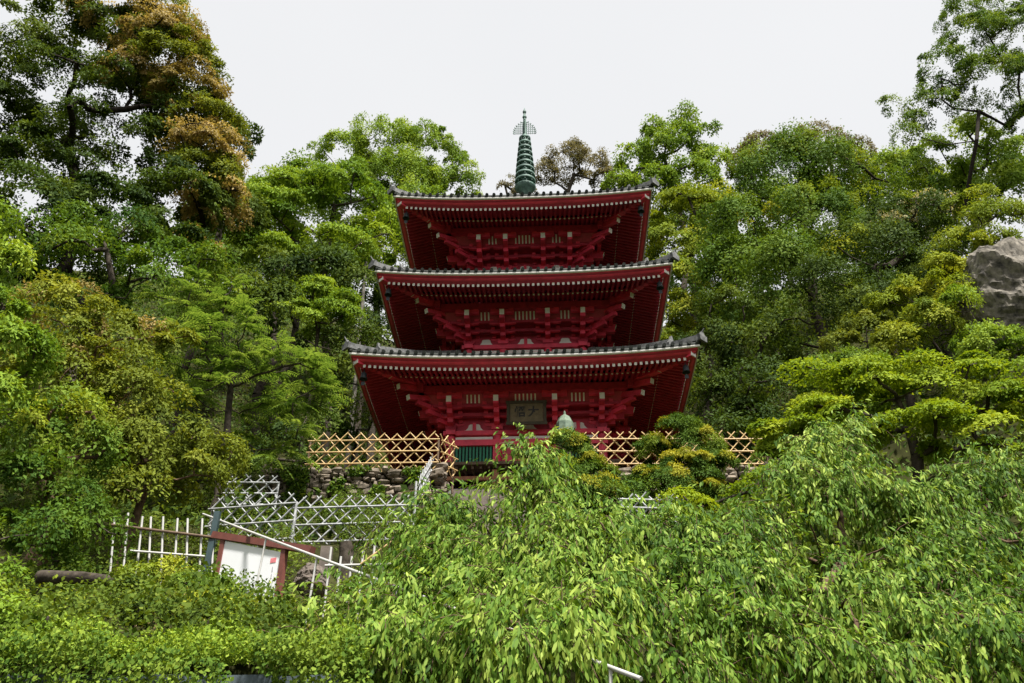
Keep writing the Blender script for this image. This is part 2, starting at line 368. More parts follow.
for si, s in enumerate(STO):
    b, W, ze, p, dz, bc = s['b'], s['W'], s['ze'], s['p'], s['dz'], s['bc']; zc = s['zc']; bot = s['bot']
    cols = [-b, -bc, bc, b]
    # --- wall boards
    m = MB()
    for k in range(4):
        m.frame(R2(k, (0, -b+.03, (zc+ze)/2)), R2(k, (b-.02, 0, 0)), R2(k, (0, .04, 0)), (0, 0, (ze-zc)/2+.12))
        m.frame(R2(k, (0, -b+.05, (bot+zc)/2-.06)), R2(k, (b-.04, 0, 0)), R2(k, (0, .04, 0)), (0, 0, (zc-bot)/2-.06))
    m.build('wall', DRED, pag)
    for k in range(4):
        for cx in cols[:3]:
            m = MB(); x, y, _ = R2(k, (cx, -b, 0)); m.lathe([(.135, bot-.05), (.135, zc-.06)], (x, y, 0), 14); m.build('column', RED, pag)
    # --- horizontal beams
    for k in range(4):
        m = MB(); m.frame(R2(k, (0, -b, zc-.09)), R2(k, (b+.24, 0, 0)), R2(k, (0, .15, 0)), (0, 0, .075)); m.build('head_beam', RED, pag)
        m = MB(); m.frame(R2(k, (0, -b, zc-.44)), R2(k, (b+.14, 0, 0)), R2(k, (0, .165, 0)), (0, 0, .10)); m.build('tie_beam', RED, pag)
        m = MB()
        for x0, x1 in zip(cols[:-1], cols[1:]):
            m.frame(R2(k, ((x0+x1)/2, -b-.035, zc-.25)), R2(k, ((x1-x0)/2-.15, 0, 0)), R2(k, (0, .03, 0)), (0, 0, .045))
        m.build('plaster_band', PLASTER, pag)
        # plaster lobes above the head beam, split by a strut or whole
        bell = lambda w, h: [(-w, 0), (-w*.96, h*.12), (-w*.62, h*.22), (-w*.45, h*.55), (-w*.40, h*.88), (-w*.28, h), (w*.28, h), (w*.40, h*.88), (w*.45, h*.55), (w*.62, h*.22), (w*.96, h*.12), (w, 0)]
        for x0, x1, c in ((-b, -bc, 0), (-bc, bc, 1), (bc, b, 0)):
            cx = (x0+x1)/2; w = (x1-x0)/2*.60; split = (si == 0 and not c) or (si != 0 and c)
            mm = MB(); mm.prism(bell(w, .27), R2(k, (cx, -b-.012, zc-.012)), R2(k, (1, 0, 0)), (0, 0, 1), R2(k, (0, -.03, 0)))
            mm.build('plaster_panel', PLASTER, pag)
            if split:
                mm = MB(); mm.frame(R2(k, (cx, -b-.05, zc+.14)), R2(k, (.055, 0, 0)), R2(k, (0, .03, 0)), (0, 0, .155)); mm.build('strut', RED, pag)
    # --- bracket sets
    zp = ze-.12                                              # purlin underside
    def bracket(ox, k, end=0):
        m = MB()
        def fb(o, t, z, so, st, sz, mi=0): m.frame(R2(k, (ox+t, -b-o, z)), R2(k, (st/2, 0, 0)), R2(k, (0, so/2, 0)), (0, 0, sz/2), mi)
        fb(0, 0, zc+.11, .36, .36, .20)
        for q in (1, 2, 3):
            o = p*q/3; z = zc+.24+(q-1)*(zp-zc-.42)/3
            fb((o+.14-.1)/2, 0, z, o+.24, .17, .17)
            lo = p*(q-1)/3
            w = .78+.06*q if not end else .80
            poly = [(-w/2, .05), (-w/2, .01), (-w/2+.06, -.035), (-w/2+.2, -.055), (w/2-.2, -.055), (w/2-.06, -.035), (w/2, .01), (w/2, .05)]
            m.prism(poly, R2(k, (ox, -b-lo+.065, z)), R2(k, (1, 0, 0)), (0, 0, 1), R2(k, (0, -.10, 0)))
            for t in (-w/2+.1, 0, w/2-.1): fb(lo, t, z+.12, .14, .14, .10)
            fb(o, 0, z+.12, .16, .16, .10)
        fb(p, 0, zp-.09, .13, .8, .15)
        for t in (-.3, 0, .3): fb(p, t, zp-.02, .16, .17, .05)
        # tail rafter with its white end
        zt = ze-dz; oe = p+.16
        m.beam(R2(k, (ox, -b+.2, zt+.42)), R2(k, (ox, -b-oe, zt)), .15, .19, 0)
        d = nrm(np.array(R2(k, (0, -(oe+.2), -.42)))); e = np.array(R2(k, (ox, -b-oe, zt)))
        m.beam(e+d*.001, e+d*.02, .16, .19, 1)
        return m.build('bracket_set', [RED, WHITE], pag)
    for k in range(4):
        for cx in cols: bracket(cx, k, abs(cx) == b)
        # corner arms on the diagonal
        m = MB(); D0 = np.array(R2(k, (1, -1, 0)))/math.sqrt(2); c0 = np.array(R2(k, (b, -b, 0)))
        for q in (1, 2, 3):
            o = p*q/3*math.sqrt(2); z = zc+.24+(q-1)*(zp-zc-.42)/3
            m.beam(c0-D0*.1+(0, 0, z), c0+D0*(o+.16)+(0, 0, z), .13, .14)
            m.beam(c0+D0*(o-.1)+(0, 0, z+.145), c0+D0*(o+.1)+(0, 0, z+.12), .15, .10)
            # arms that run out past the corner along both walls
            for ax in (np.array(R2(k, (1, 0, 0))), np.array(R2(k, (0, -1, 0)))):
                m.beam(c0+(0, 0, z), c0+ax*(p*q/3+.1)+(0, 0, z), .12, .12)
        for a0, a1, zz in ((.2, p+.34, ze-dz-.02), (.3, p+.62, ze-dz+.22)):
            pz = c0+D0*a0*1.414+(0, 0, zz+.42); qz = c0+D0*a1*1.414+(0, 0, zz); d = nrm(qz-pz)
            m.beam(pz, qz, .14, .16); m.beam(qz+d*.001, qz+d*.025, .145, .165, 1)
        m.build('corner_bracket', [RED, WHITE], pag)
        # beams that tie the steps together, the purlin, the little ceiling and the ribbed cove
        m = MB()
        for q in (1, 2):
            o = p*q/3; m.frame(R2(k, (0, -b-o, zc+.24+q*(zp-zc-.42)/3+.05)), R2(k, (b+o+.1, 0, 0)), R2(k, (0, .04, 0)), (0, 0, .05))
        m.build('step_beam', DRED, pag)
        m = MB(); m.frame(R2(k, (0, -b-p, zp+.12)), R2(k, (b+p+.3, 0, 0)), R2(k, (0, .09, 0)), (0, 0, .12)); m.build('purlin', DRED, pag)
        m = MB(); zq = ze-.36; o2 = .70*p
        m.add([R2(k, v) for v in ((-b-o2, -b-o2, zq), (b+o2, -b-o2, zq), (b+.0, -b+.0, zq), (-b, -b, zq))], [(0, 1, 2, 3)])
        m.add([R2(k, v) for v in ((-b-p+.1, -b-p+.1, zp+.02), (b+p-.1, -b-p+.1, zp+.02), (b+o2, -b-o2, zq), (-b-o2, -b-o2, zq))], [(0, 1, 2, 3)])
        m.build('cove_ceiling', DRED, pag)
        m = MB()
        for x0, x1, n in ((-b, -bc, 4 if si == 0 else 3), (-bc, bc, 6), (bc, b, 4 if si == 0 else 3)):
            cx = (x0+x1)/2
            for i in range(n):
                x = cx+(i-(n-1)/2)*.125
                m.beam(R2(k, (x, -b-o2-.015, zq+.0)), R2(k, (x, -b-p+.13, zp+.0)), .045, .03)
        m.build('cove_ribs', WHITE, pag)
    # --- eaves: boards, rafters, fascia, white strip, tiles
    m = MB()
    r1, z1 = W-.30, ze-.22; r2, z2 = W-1.12, ze-.01; r3, z3 = b+p-.1, ze+.27
    for k in range(4):
        sheet(m, k, [(r1-.02, z1+.02, .95), (r2, z2+.09, .6)], 24)
        sheet(m, k, [(r2-.03, z2+.02, .6), (r3, z3, .15)], 24)
        sheet(m, k, [(W-.05, ze-.05, 1), (r1-.02, z1+.02, .95)], 24)
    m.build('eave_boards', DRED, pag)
    for k in range(4):
        m = MB()                                             # red fascia above the flying rafters
        sheet(m, k, [(W-.06, ze, 1), (W-.13, ze-.12, .99), (r1-.02, z1+.07, .95)], 24, flip=True)
        m.build('fascia', RED, pag)
        m = MB(); sheet(m, k, [(W, ze+.065, 1), (W, ze, 1), (W-.09, ze-.002, 1)], 24, flip=True); m.build('white_eave_strip', WHITE, pag)
        m = MB(); m2 = MB(); n = int(2*(r1-.12)/.162); dx = 2*(r1-.14)/n
        for i in range(n+1):
            x = -(r1-.14)+i*dx; u = x/r1
            a = np.array(R2(k, (x, -r1, z1-.01+lift(u)*.95))); ri = max(r2-.05, abs(x)+.04); f = (r1-ri)/(r1-r2+.05)
            if f > .03:
                bq = np.array(R2(k, (x, -ri, z1-.01+(z2+.05-z1)*f+lift(u)*(.95-.35*f))))
                m.beam(a, bq, .07, .08, 0); d = nrm(a-bq); m.beam(a+d*.001, a+d*.014, .078, .086, 1)
            if abs(x) < r2-.15:
                u2 = x/r2; a = np.array(R2(k, (x, -r2, z2-.035+lift(u2)*.6))); ri = max(r3+.02, abs(x)+.04); f = (r2-ri)/(r2-r3)
                if f > .03:
                    bq = np.array(R2(k, (x, -ri, z2-.035+(z3-z2)*f+lift(u2)*(.6-.45*f))))
                    m2.beam(a, bq, .07, .085, 0); d = nrm(a-bq); m2.beam(a+d*.001, a+d*.014, .062, .07, 1)
        m.build('flying_rafters', [DRED, WHITE], pag); m2.build('base_rafters', [DRED, WHITE], pag)  # rafter bodies use the darkened red, under-eave shade painted in
        # hip rafters
        m = MB(); q = np.array(R2(k, (1, -1, 0)))
        pa = q*(W-.20)+(0, 0, ze-.15+.26); pb = q*(r2-.1)+(0, 0, z2+.02+.12); d = nrm(pa-pb)
        m.beam(pb, pa, .2, .22, 0); m.beam(pa+d*.001, pa+d*.03, .21, .23, 1)
        pa = q*(r2+.02)+(0, 0, z2-.06+.17); pb = q*(r3)+(0, 0, z3-.05); d = nrm(pa-pb)
        m.beam(pb, pa, .19, .2, 0); m.beam(pa+d*.001, pa+d*.02, .17, .18, 1)
        m.build('hip_rafter', [RED, WHITE], pag)
    # --- roof
    rt, rise = s['rt'], s['rise']; zr0 = ze+.07
    def rz(r, u=0):
        v = (W-r)/(W-rt); return zr0+.10+rise*(.72*v+.28*v*v)+lift(u)*(1-v)**2
    rows = [(W, zr0, 1), (W+.02, zr0+.08, 1)]+[(W-(W-rt)*v, zr0+.10+rise*(.72*v+.28*v*v), (1-v)**2) for v in np.linspace(.02, 1, 9)]
    roof = MB()
    for k in range(4): sheet(roof, k, rows, 24, flip=False)
    ro = roof.build('roof', TILE, pag)
    for k in range(4):
        m = MB(); n = int(2*W/.25); 
        for i in range(n+1):
            x = -W+.06+i*(2*W-.12)/n; r_in = max(rt, abs(x)+.02)
            if W-r_in < .05: r_in = W-.05
            pts = []; 
            for f in np.linspace(0, 1, 7):
                r = W+.05+(r_in-W-.05)*f; pts.append(R2(k, (x, -r, rz(min(r, W), x/max(r, abs(x)))-.01)))
            m.tube(pts, .057, 8)
        m.build('tile_rows', TILE, ro)
        # hip ridge with an upturned end
        q = np.array(R2(k, (1, -1, 0))); m = MB()
        hp = lambda r: q*r+np.array((0, 0, rz(min(r, W), 1)))
        rr = np.linspace(rt, W-.75, 8)
        for a, c in zip(rr[:-1], rr[1:]): m.beam(hp(a)+(0, 0, .12), hp(c)+(0, 0, .12), .2, .25); m.beam(hp(a)+(0, 0, .27), hp(c)+(0, 0, .27), .14, .08)
        rr = np.linspace(W-.75, W+.04, 5)
        for a, c in zip(rr[:-1], rr[1:]): m.beam(hp(a)+(0, 0, .08), hp(c)+(0, 0, .09), .17, .15); m.beam(hp(a)+(0, 0, .18), hp(c)+(0, 0, .19), .11, .06)
        dq = q/1.4142; sd = np.cross(dq, (0, 0, 1.))
        for r, h in ((W-.74, .42), (W+.05, .28)):
            c = hp(r); poly = [(-.16, -.05), (.16, -.05), (.19, .14), (.10, h*.55), (.05, h*.72), (.02, h), (-.02, h), (-.05, h*.72), (-.10, h*.55), (-.19, .14)]
            m.prism(poly, c+dq*.0, sd, (0, 0, 1), dq*.09)
        m.tube([hp(W+.02)+(0, 0, .18), hp(W)+dq*.14+(0, 0, .25), hp(W)+dq*.22+(0, 0, .36)], [.05, .035, .012], 8)
        m.build('hip_ridge', TILEL, ro)

# green slatted windows and the door of the lowest storey
s = STO[0]; b = s['b']
for k in range(4):
    for sx in (-1, 1):
        m = MB(); cx = sx*(b+.92)/2; w = b-.92-.30
        m.frame(R2(k, (cx, -b-.01, 1.83)), R2(k, (w/2+.05, 0, 0)), R2(k, (0, .03, 0)), (0, 0, .36)); wf = m.build('lattice_window', DARK, pag)
        m = MB()
        for x in (-1, 1): m.frame(R2(k, (cx+x*(w/2+.06), -b-.06, 1.83)), R2(k, (.04, 0, 0)), R2(k, (0, .05, 0)), (0, 0, .38))
        m.frame(R2(k, (cx, -b-.06, 1.46)), R2(k, (w/2+.0, 0, 0)), R2(k, (0, .045, 0)), (0, 0, .04)); m.build('window_frame', RED, wf)
        m = MB()
        for i in range(11): m.frame(R2(k, (cx+(i-5)*w/11, -b-.06, 1.85)), R2(k, (.03, 0, 0)), R2(k, (0, .02, 0)), (0, 0, .34))
        m.build('window_bars', GREEN, wf)
    m = MB()
    for sx in (-1, 1):
        m.frame(R2(k, (sx*.36, -b-.03, 1.88)), R2(k, (.34, 0, 0)), R2(k, (0, .03, 0)), (0, 0, .43))
        for z in (1.55, 1.9, 2.25): m.frame(R2(k, (sx*.36, -b-.068, z)), R2(k, (.33, 0, 0)), R2(k, (0, .008, 0)), (0, 0, .03))
    m.build('door', RED, pag)
# veranda, its posts, white plaster base and stone plinth
m = MB()
for k in range(4):
    m.frame(R2(k, (0, -2.62, 1.365)), R2(k, (3.0 if k % 2 == 0 else 2.24, 0, 0)), R2(k, (0, .38, 0)), (0, 0, .045))
    for i in range(24):
        x = -2.9+i*5.8/23
        if abs(x) < 2.9: m.frame(R2(k, (x, -2.6, 1.27)), R2(k, (.035, 0, 0)), R2(k, (0, .3, 0)), (0, 0, .045))
m.build('veranda', WOODD, pag)
for k in range(4):
    for x in (-2.72, -.95, .95):
        m = MB(); m.box(R2(k, (x, -2.72, .72)), (.2, .2, 1.0)); m.build('veranda_post', WOODO, pag)
    m = MB(); m.frame(R2(k, (0, -2.70, .98)), R2(k, (2.6, 0, 0)), R2(k, (0, .05, 0)), (0, 0, .06)); m.build('ground_beam', WOODO, pag)
m = MB()
for k in range(4):
    rows = [(2.62, .28), (2.62, .42), (2.58, .58), (2.46, .74), (2.28, .84), (2.2, .86)]
    sheet(m, k, [(r, z, 0) for r, z in rows], 4)
m.build('plaster_base', PLASTER, pag)
m = MB(); m.box((0, 0, .05), (6.4, 6.4, .5)); m.build('stone_plinth', STEP, pag)
# finial
fz = 13.15
m = MB(); m.box((0, 0, fz+.35), (1.0, 1.0, .7)); m.box((0, 0, fz+.74), (1.2, 1.2, .10)); m.lathe([(.0, fz+1.45), (.3, fz+1.4), (.48, fz+1.1), (.5, fz+.8), (.5, fz+.78)][::-1], n=20)
m.lathe([(.12, fz+1.4), (.14, fz+1.6), (.22, fz+1.75), (.34, fz+1.95), (.45, fz+2.06), (.40, fz+2.08), (.1, fz+2.06)], n=20)
m.lathe([(.13, fz+.5), (.13, 15.5), (.09, 18.2), (.06, 19.4), (.035, 19.75), (.03, 19.8)], n=12)
fin = m.build('finial', BRONZE, pag)
for i in range(9):
    t = i/8; z = 15.52+2.52*t; r = .445-.19*t**1.15; m = MB()
    m.lathe([(r*.74, z-.065), (r*.94, z-.075), (r, z-.06), (r, z+.035), (r*.92, z+.06), (r*.74, z+.055), (r*.74, z-.065)], n=22)
    for q in range(4): m.box((0, 0, z), (r*1.6, .05, .05), 0, q*PI/4)
    for q in range(8):
        a = q*PI/4; m.lathe([(.0, z-.17), (.022, z-.165), (.03, z-.12), (.012, z-.08), (0, z-.078)], (r*.9*math.cos(a), r*.9*math.sin(a), 0), 6)
    m.build('ring', BRONZE, fin)
for a in (0, PI/2):
    m = MB(); ux, uy = math.cos(a), math.sin(a)
    for sg in (-1, 1):
        for i, w in enumerate((.47, .47, .45, .41, .35, .25, .14)):
            z = 18.36+i*.115; m.tube([(0, 0, z), (sg*ux*w, sg*uy*w, z+.02)], .011, 5)
            m.tube([(sg*ux*w, sg*uy*w, z-.01), (sg*ux*(w+.03), sg*uy*(w+.03), z+.05)], .026, 5)
        for j in range(1, 6):
            x = j*.085; top = 18.36+.72*math.sqrt(max(0, 1-(x/.5)**2)); m.tube([(sg*ux*x, sg*uy*x, 18.36), (sg*ux*x, sg*uy*x, top)], .011, 5)
            for i in range(7):
                z = 18.36+i*.115
                if z < top: m.box((sg*ux*x, sg*uy*x, z), (.035, .035, .045))
    m.build('water_flame', BRONZE, fin)
m = MB(); m.lathe([(0, 19.25), (.07, 19.3), (.10, 19.38), (.07, 19.46), (.03, 19.5), (.03, 19.6), (.075, 19.66), (.085, 19.72), (.04, 19.82), (.012, 19.96), (0, 19.98)], n=12); m.build('jewel', BRONZE, fin)

MW = Matrix.Translation((PX, PY, PZ)) @ Matrix.Rotation(PR, 4, 'Z')
def pw(x, y, z): return np.array(MW @ Vector((x, y, z)))
# wind bells under the front corners
for si, nm in enumerate(('lowest', 'middle', 'topmost')):
    s = STO[si]
    for sx, sd in ((-1, 'left'), (1, 'right')):
        w = pw(sx*(s['W']-.42), -(s['W']-.42), s['ze']-.04)
        t = thing('wind_bell', f'dark bronze wind bell under the front {sd} corner of the {nm} pagoda roof', 'wind bell', w, PR, 'wind bells under the roof corners')
        m = MB(); m.lathe([(0, -.12), (.05, -.13), (.085, -.18), (.095, -.3), (.125, -.38), (.10, -.38), (.07, -.2)], n=12); m.tube([(0, 0, 0), (0, 0, -.13)], .012, 6); m.build('bell', IRON, t)
        m = MB(); m.tube([(0, 0, -.2), (0, 0, -.46)], .008, 5); m.box((0, 0, -.52), (.11, .01, .12)); m.build('clapper', IRON, t)

# plaque over the door
c = pw(.03, -2.4-.62, 3.04)
t = thing('name_plaque', 'dark wooden plaque with two black brushed characters hung over the pagoda door', 'plaque', c, PR)
def tilt(m_):
    a = math.radians(14); ca, sa = math.cos(a), math.sin(a)
    m_.v = [(x, y*ca-z*sa, y*sa+z*ca) for x, y, z in m_.v]; return m_
m = MB(); m.box((0, 0, 0), (1.04, .05, .60)); tilt(m).build('board', PLAQUE, t)
m = MB()
for z in (-.34, .34): m.box((0, -.015, z), (1.30, .09, .09))
for x in (-.575, .575): m.box((x, -.015, 0), (.10, .088, .59))
tilt(m).build('frame', PLAQUEF, t)
def text_mesh(body, size, m_, parent, loc, rot, name='writing'):
    cu = bpy.data.curves.new(name, 'FONT'); cu.body = body; cu.size = size; cu.align_x = 'CENTER'; cu.align_y = 'CENTER'; cu.extrude = .004; cu.offset = .008
    to = bpy.data.objects.new('tmp', cu); C.objects.link(to); dg = bpy.context.evaluated_depsgraph_get()
    me = bpy.data.meshes.new_from_object(to.evaluated_get(dg)); bpy.data.objects.remove(to)
    me.materials.clear(); me.materials.append(m_); o = link(name, me, parent); o.location = loc; o.rotation_euler = rot; return o
a = math.radians(14)
for ch, x in (('悟', -.2), ('大', .22)):
    text_mesh(ch, .36, BLACK, t, (x, -.032, 0), (PI/2+a, 0, 0))

# copper topped lantern
lp = at(565, 425, 21.9); lz = H(lp[0], lp[1])
t = thing('lantern', 'tall garden lantern with green copper bell shaped top standing before the pagoda', 'lantern', (lp[0], lp[1], lz))
zt = lp[2]-lz
m = MB(); m.lathe([(.30, zt-.30), (.305, zt-.24), (.26, zt-.20), (.245, zt+.05), (.17, zt+.22), (.06, zt+.31), (.035, zt+.33), (.035, zt+.40), (.0, zt+.47)], n=8, smooth=False); m.build('cap', LANTERN, t)
m = MB(); m.lathe([(.22, zt-.42), (.22, zt-.29)], n=8, smooth=False); m.build('light_box', DARK, t)
m = MB(); m.lathe([(0, 0), (.36, 0), (.36, .2), (.2, .3), (.15, .5), (.15, zt-.75), (.2, zt-.6), (.36, zt-.52), (.36, zt-.42), (.2, zt-.40)], n=12, smooth=False); m.build('pedestal', STEP, t)

# ================================================================== stairs, walls and fences
m = MB(); n = 22
for i in range(n):
    f = i/n; y0 = 17.0+i*(23.3-17.0)/n; z = 7.3+(10.93-7.3)*(i+1)/n
    m.box((-.1, y0+.16, z-.53), (3.1, .36, 1.0)); m.box((-.1+rng.normal()*.02, y0+.13, z-.015), (3.16, .40, .06), 0, rng.normal()*.006)
tag(m.build('stone_steps', STEP), 'worn grey brown stone steps climbing to the pagoda base', 'steps')

def rubble(name, label, p0, p1, z0f, h, seed, m_):
    """a rubble wall: irregular stones bedded in a dark core"""
    r = np.random.default_rng(seed); p0 = np.array(p0); p1 = np.array(p1); d = p1-p0; Lw = np.linalg.norm(d[:2]); ux = np.array((d[0], d[1], 0))/Lw; nn = np.array((ux[1], -ux[0], 0))
    t = thing(name, label, 'stone wall', (p0[0], p0[1], p0[2]))
    m = MB(); z = 0
    while z < h-.03:
        rh = r.uniform(.09, .22); x = -r.uniform(0, .2)
        while x < Lw:
            w = r.uniform(.10, .42); c = ux*(x+w/2)+np.array((0, 0, z+rh/2+r.normal()*.03))+nn*(.05+r.random()*.09)
            vs = []; nu, nv = 7, 4
            for j in range(nv+1):
                for i in range(nu):
                    th = 2*PI*i/nu; ph = PI*j/nv; q = np.array((math.cos(th)*math.sin(ph), math.sin(th)*math.sin(ph), math.cos(ph)))
                    q = np.sign(q)*np.abs(q)**.72*(1+r.normal()*.15); vs.append(c+ux*q[0]*w*.53+nn*q[1]*.17+np.array((0, 0, q[2]*rh*.55)))
            m.add(vs, [(j*nu+i, j*nu+(i+1) % nu, (j+1)*nu+(i+1) % nu, (j+1)*nu+i) for j in range(nv) for i in range(nu)], 0)
            x += w+.01
        z += rh
    m.build('stones', m_, t)
    m = MB(); m.frame(ux*Lw/2+np.array((0, 0, h/2-.3))-nn*.14, ux*Lw/2, nn*.14, (0, 0, h/2+.28)); m.build('core', SOIL, t)
    return t
a0 = at(268, 472, 20.9); a1 = at(425, 470, 20.9)
rubble('stone_wall', 'rough rubble retaining wall under the golden bamboo fence', (a0[0], 20.9, 9.1), (a1[0]+.2, 20.9, 9.1), 0, a0[2]-9.1, 5, STONE)
a2 = at(535, 470, 20.9)
rubble('stone_wall', 'rubble retaining wall behind the clipped bushes right of the steps', (a2[0], 20.9, 9.1), (7.2, 20.9, 9.1), 0, a0[2]-9.1, 8, STONE)
rubble('stone_wall', 'short rubble cheek wall running along the left side of the steps', (-2.02, 20.95, 9.1), (-2.02, 23.4, 9.1), 0, 1.75, 15, STONE)
rubble('stone_wall', 'short rubble cheek wall running along the right side of the steps', (1.62, 23.4, 9.1), (1.62, 20.95, 9.1), 0, 1.75, 16, STONE)
# weeds that grow from the wall face
n = 13000; x = rng.uniform(a0[0], a1[0], n); z = rng.uniform(9.2, a0[2], n)
hm = np.array([noise.noise((p*1.6, q*1.6, 7.7)) for p, q in zip(x, z)]); k = hm > .10
P = np.stack([x, 20.7-rng.random(n)*.12, z], 1)[k]; n = len(P); l = rng.uniform(.06, .13, n)
tag(leaf_mesh('wall_weeds', P, rng.normal(size=(n, 3))+(0, -.6, -.3), rng.normal(size=(n, 3))*.6+(0, -.7, .6), l, l*.6, rng.random(n), L_MID), 'small ferns and weeds growing from the rubble wall face', 'weeds', kind='stuff')

def lattice_fence(name, label, p0, p1, h, pitch, m_, group, lean=1.0, rails=3, rc=.017, rr=.021):
    p0 = np.array(p0, float); p1 = np.array(p1, float); d = p1-p0; Lf = np.linalg.norm(d[:2])
    t = thing(name, label, 'fence', p0, 0, group); ux = d/Lf; up = np.array((0, 0, 1.)); nn = nrm(np.cross(d, up))
    sh = h*lean; m = MB()
    for sg in (1, -1):
        k = -int(sh/pitch)-1
        while k*pitch < Lf+sh:
            x0 = k*pitch+rng.normal()*.008; x1 = x0+sg*sh; z0, z1 = -.06+rng.normal()*.02, h+.02+rng.normal()*.025; xa, xb, za, zb = x0, x1, z0, z1
            ok = True
            for _ in range(2):
                if xa > xb: xa, xb, za, zb = xb, xa, zb, za
                if xb < 0 or xa > Lf: ok = False; break
                if xa < 0: za += (zb-za)*(0-xa)/(xb-xa); xa = 0
                if xb > Lf: zb = za+(zb-za)*(Lf-xa)/(xb-xa); xb = Lf
            if ok and xb-xa > .03: m.tube([ux*xa+up*za+nn*rc*sg, ux*xb+up*zb+nn*rc*sg], rc, 6)
            k += 1
    m.build('lattice', m_, t)
    for q in range(rails):
        z = h*(.14+.33*q) if rails == 3 else h*(.25+.5*q)
        m = MB(); m.tube([ux*-.04+up*z+nn*(rc*2+rr), ux*(Lf+.04)+up*z+nn*(rc*2+rr)], rr, 8); m.build('rail', m_, t)
    npost = max(2, int(Lf/1.8)+1)
    for i in range(npost):
        m = MB(); x = Lf*i/(npost-1); m.tube([ux*x-up*.5-nn*(rc*2+.03), ux*x+up*h*.86-nn*(rc*2+.03)], .03, 8); m.build('post', WOODD if m_ is BAMBOO else m_, t)
    return t
GF, WF = 'golden bamboo lattice fences', 'silver grey lattice fences'
g0 = at(306, 470, 20.95); g1 = at(437, 468, 20.95); hh = 1.02
lattice_fence('lattice_fence', 'golden bamboo lattice fence on the rubble wall left of the pagoda', g0, g1, hh, .335, BAMBOO, GF)
lattice_fence('lattice_fence', 'short golden lattice fence running back from the wall corner toward the pagoda', g1+(.06, .06, 0), (g1[0]+.42, g1[1]+.8, g1[2]+.12), hh, .335, BAMBOO, GF)
g2 = at(585, 470, 20.95); g3 = at(770, 470, 20.95)
lattice_fence('lattice_fence', 'golden bamboo lattice fence behind the dark bushes right of the lantern', g2, g3, hh+.08, .335, BAMBOO, GF)
w0 = at(203, 553, 16.6); w1 = at(289, 547, 16.4)
lattice_fence('lattice_fence', 'silver lattice fence just behind the white notice board', w0, w1, 1.12, .30, SILVER, WF)
w0 = at(290, 551, 16.7); w1 = at(412, 547, 16.9)
lattice_fence('lattice_fence', 'long silver lattice fence at the foot of the rubble wall, above the hand rail', w0, w1, 1.1, .30, SILVER, WF)
w0 = at(222, 510, 18.6); w1 = at(274, 510, 18.8)
lattice_fence('lattice_fence', 'small dim silver lattice fence beside the left end of the rubble wall', w0, w1, .82, .30, SILVER, WF)
w0 = at(417, 505, 19.4); w1 = at(432, 478, 21.2)
lattice_fence('lattice_fence', 'silver lattice fence seen nearly end on beside the top of the steps', w0, w1, .70, .24, SILVER, WF, rc=.012, rr=.010)
w0 = at(622, 520, 15.6); w1 = at(690, 522, 15.4)
lattice_fence('lattice_fence', 'silver lattice fence showing below the golden tipped conifer right of centre', w0, w1, .50, .26, SILVER, WF)

# the picket fence at the left
q0 = at(112, 553, 13.0); q1 = at(212, 556, 13.2)
t = thing('picket_fence', 'white picket fence with one brown upper rail among ivy at the left', 'fence', q0)
dv = q1-q0
for i in range(9):
    f = i/8; m = MB(); bpt = dv*f+(0, 0, -.5); hgt = .62+rng.normal()*.025; m.tube([bpt+(.08, 0, 0), bpt+(-.10+rng.normal()*.02, 0, .5+hgt)], .018, 8); m.build('picket', PIPE, t)
m = MB(); m.tube([(-.1, -.04, .44), dv+(.05, -.04, .28)], .024, 8); m.build('rail', WOODD, t)
m = MB(); m.tube([(.3, -.045, .02), dv+(-.1, -.045, -.02)], .018, 8); m.build('lower_rail', PIPE, t)

q0 = at(326, 592, 11.9); q1 = at(404, 590, 11.9)
t = thing('picket_fence', 'low white picket fence with one rail under the descending hand rail', 'fence', q0); dv = q1-q0
for i in range(8):
    f = i/7; m = MB(); bpt = dv*f+(0, 0, -.4); m.tube([bpt, bpt+(0, 0, .4+.52+rng.normal()*.07)], .017, 8); m.build('picket', PIPE, t)
m = MB(); m.tube([(-.05, -.036, .36), dv+(.05, -.036, .36)], .018, 8); m.build('rail', PIPE, t)
m = MB(); m.tube([dv*.42+(0, -.06, .36), dv*.85+(0, -.06, .72)], .016, 8); m.build('brace', BAMBOO, t)

# the long hand rail
ra = at(203, 514, 14.0); rb = at(641, 679, 6.4)
t = thing('hand_rail', 'long white pipe hand rail sloping down to the right past the notice board', 'hand rail', ra); dv = rb-ra
m = MB(); m.tube([(0, 0, 0), dv], .018, 10); m.build('rail', PIPE, t)
for f in (.075, .29, .46, .66, .86, .97):
    m = MB(); pt = dv*f; m.tube([pt, pt+(-.05, 0, -1.05)], .015, 8); m.build('post', PIPE, t)

# notice board
n0 = at(214, 596, 12.6); n1 = at(276, 612, 12.1)
t = thing('notice_board', 'red brown framed white notice board half sunk in ivy', 'notice board', n0); dv = n1-n0; L0 = np.linalg.norm(dv[:2]); ux = nrm(np.array((dv[0], dv[1], 0))); nn = np.array((ux[1], -ux[0], 0))
sl = dv[2]/L0
A0 = np.array((0, 0, 0.)); up = np.array((0, 0, 1.))
topz = at(214, 537, 12.6)[2]-n0[2]; top1 = at(276, 549, 12.1)[2]-n1[2]
sh = np.array((0, 0, sl))
def bar(x0, z0, x1, z1, w, d, mi, nmz, mm): 
    m = MB(); m.beam(ux*x0+up*z0+nn*.0, ux*x1+up*z1, d, w, 0); return m.build(nmz, mm, t)
slt = (at(276, 549, 12.1)[2]-at(214, 537, 12.6)[2])/L0
bar(-.22, topz-.22*slt*0+.06, L0+.50, topz+slt*(L0+.5)+.06, .10, .12, 0, 'top_beam', BROWNRED)
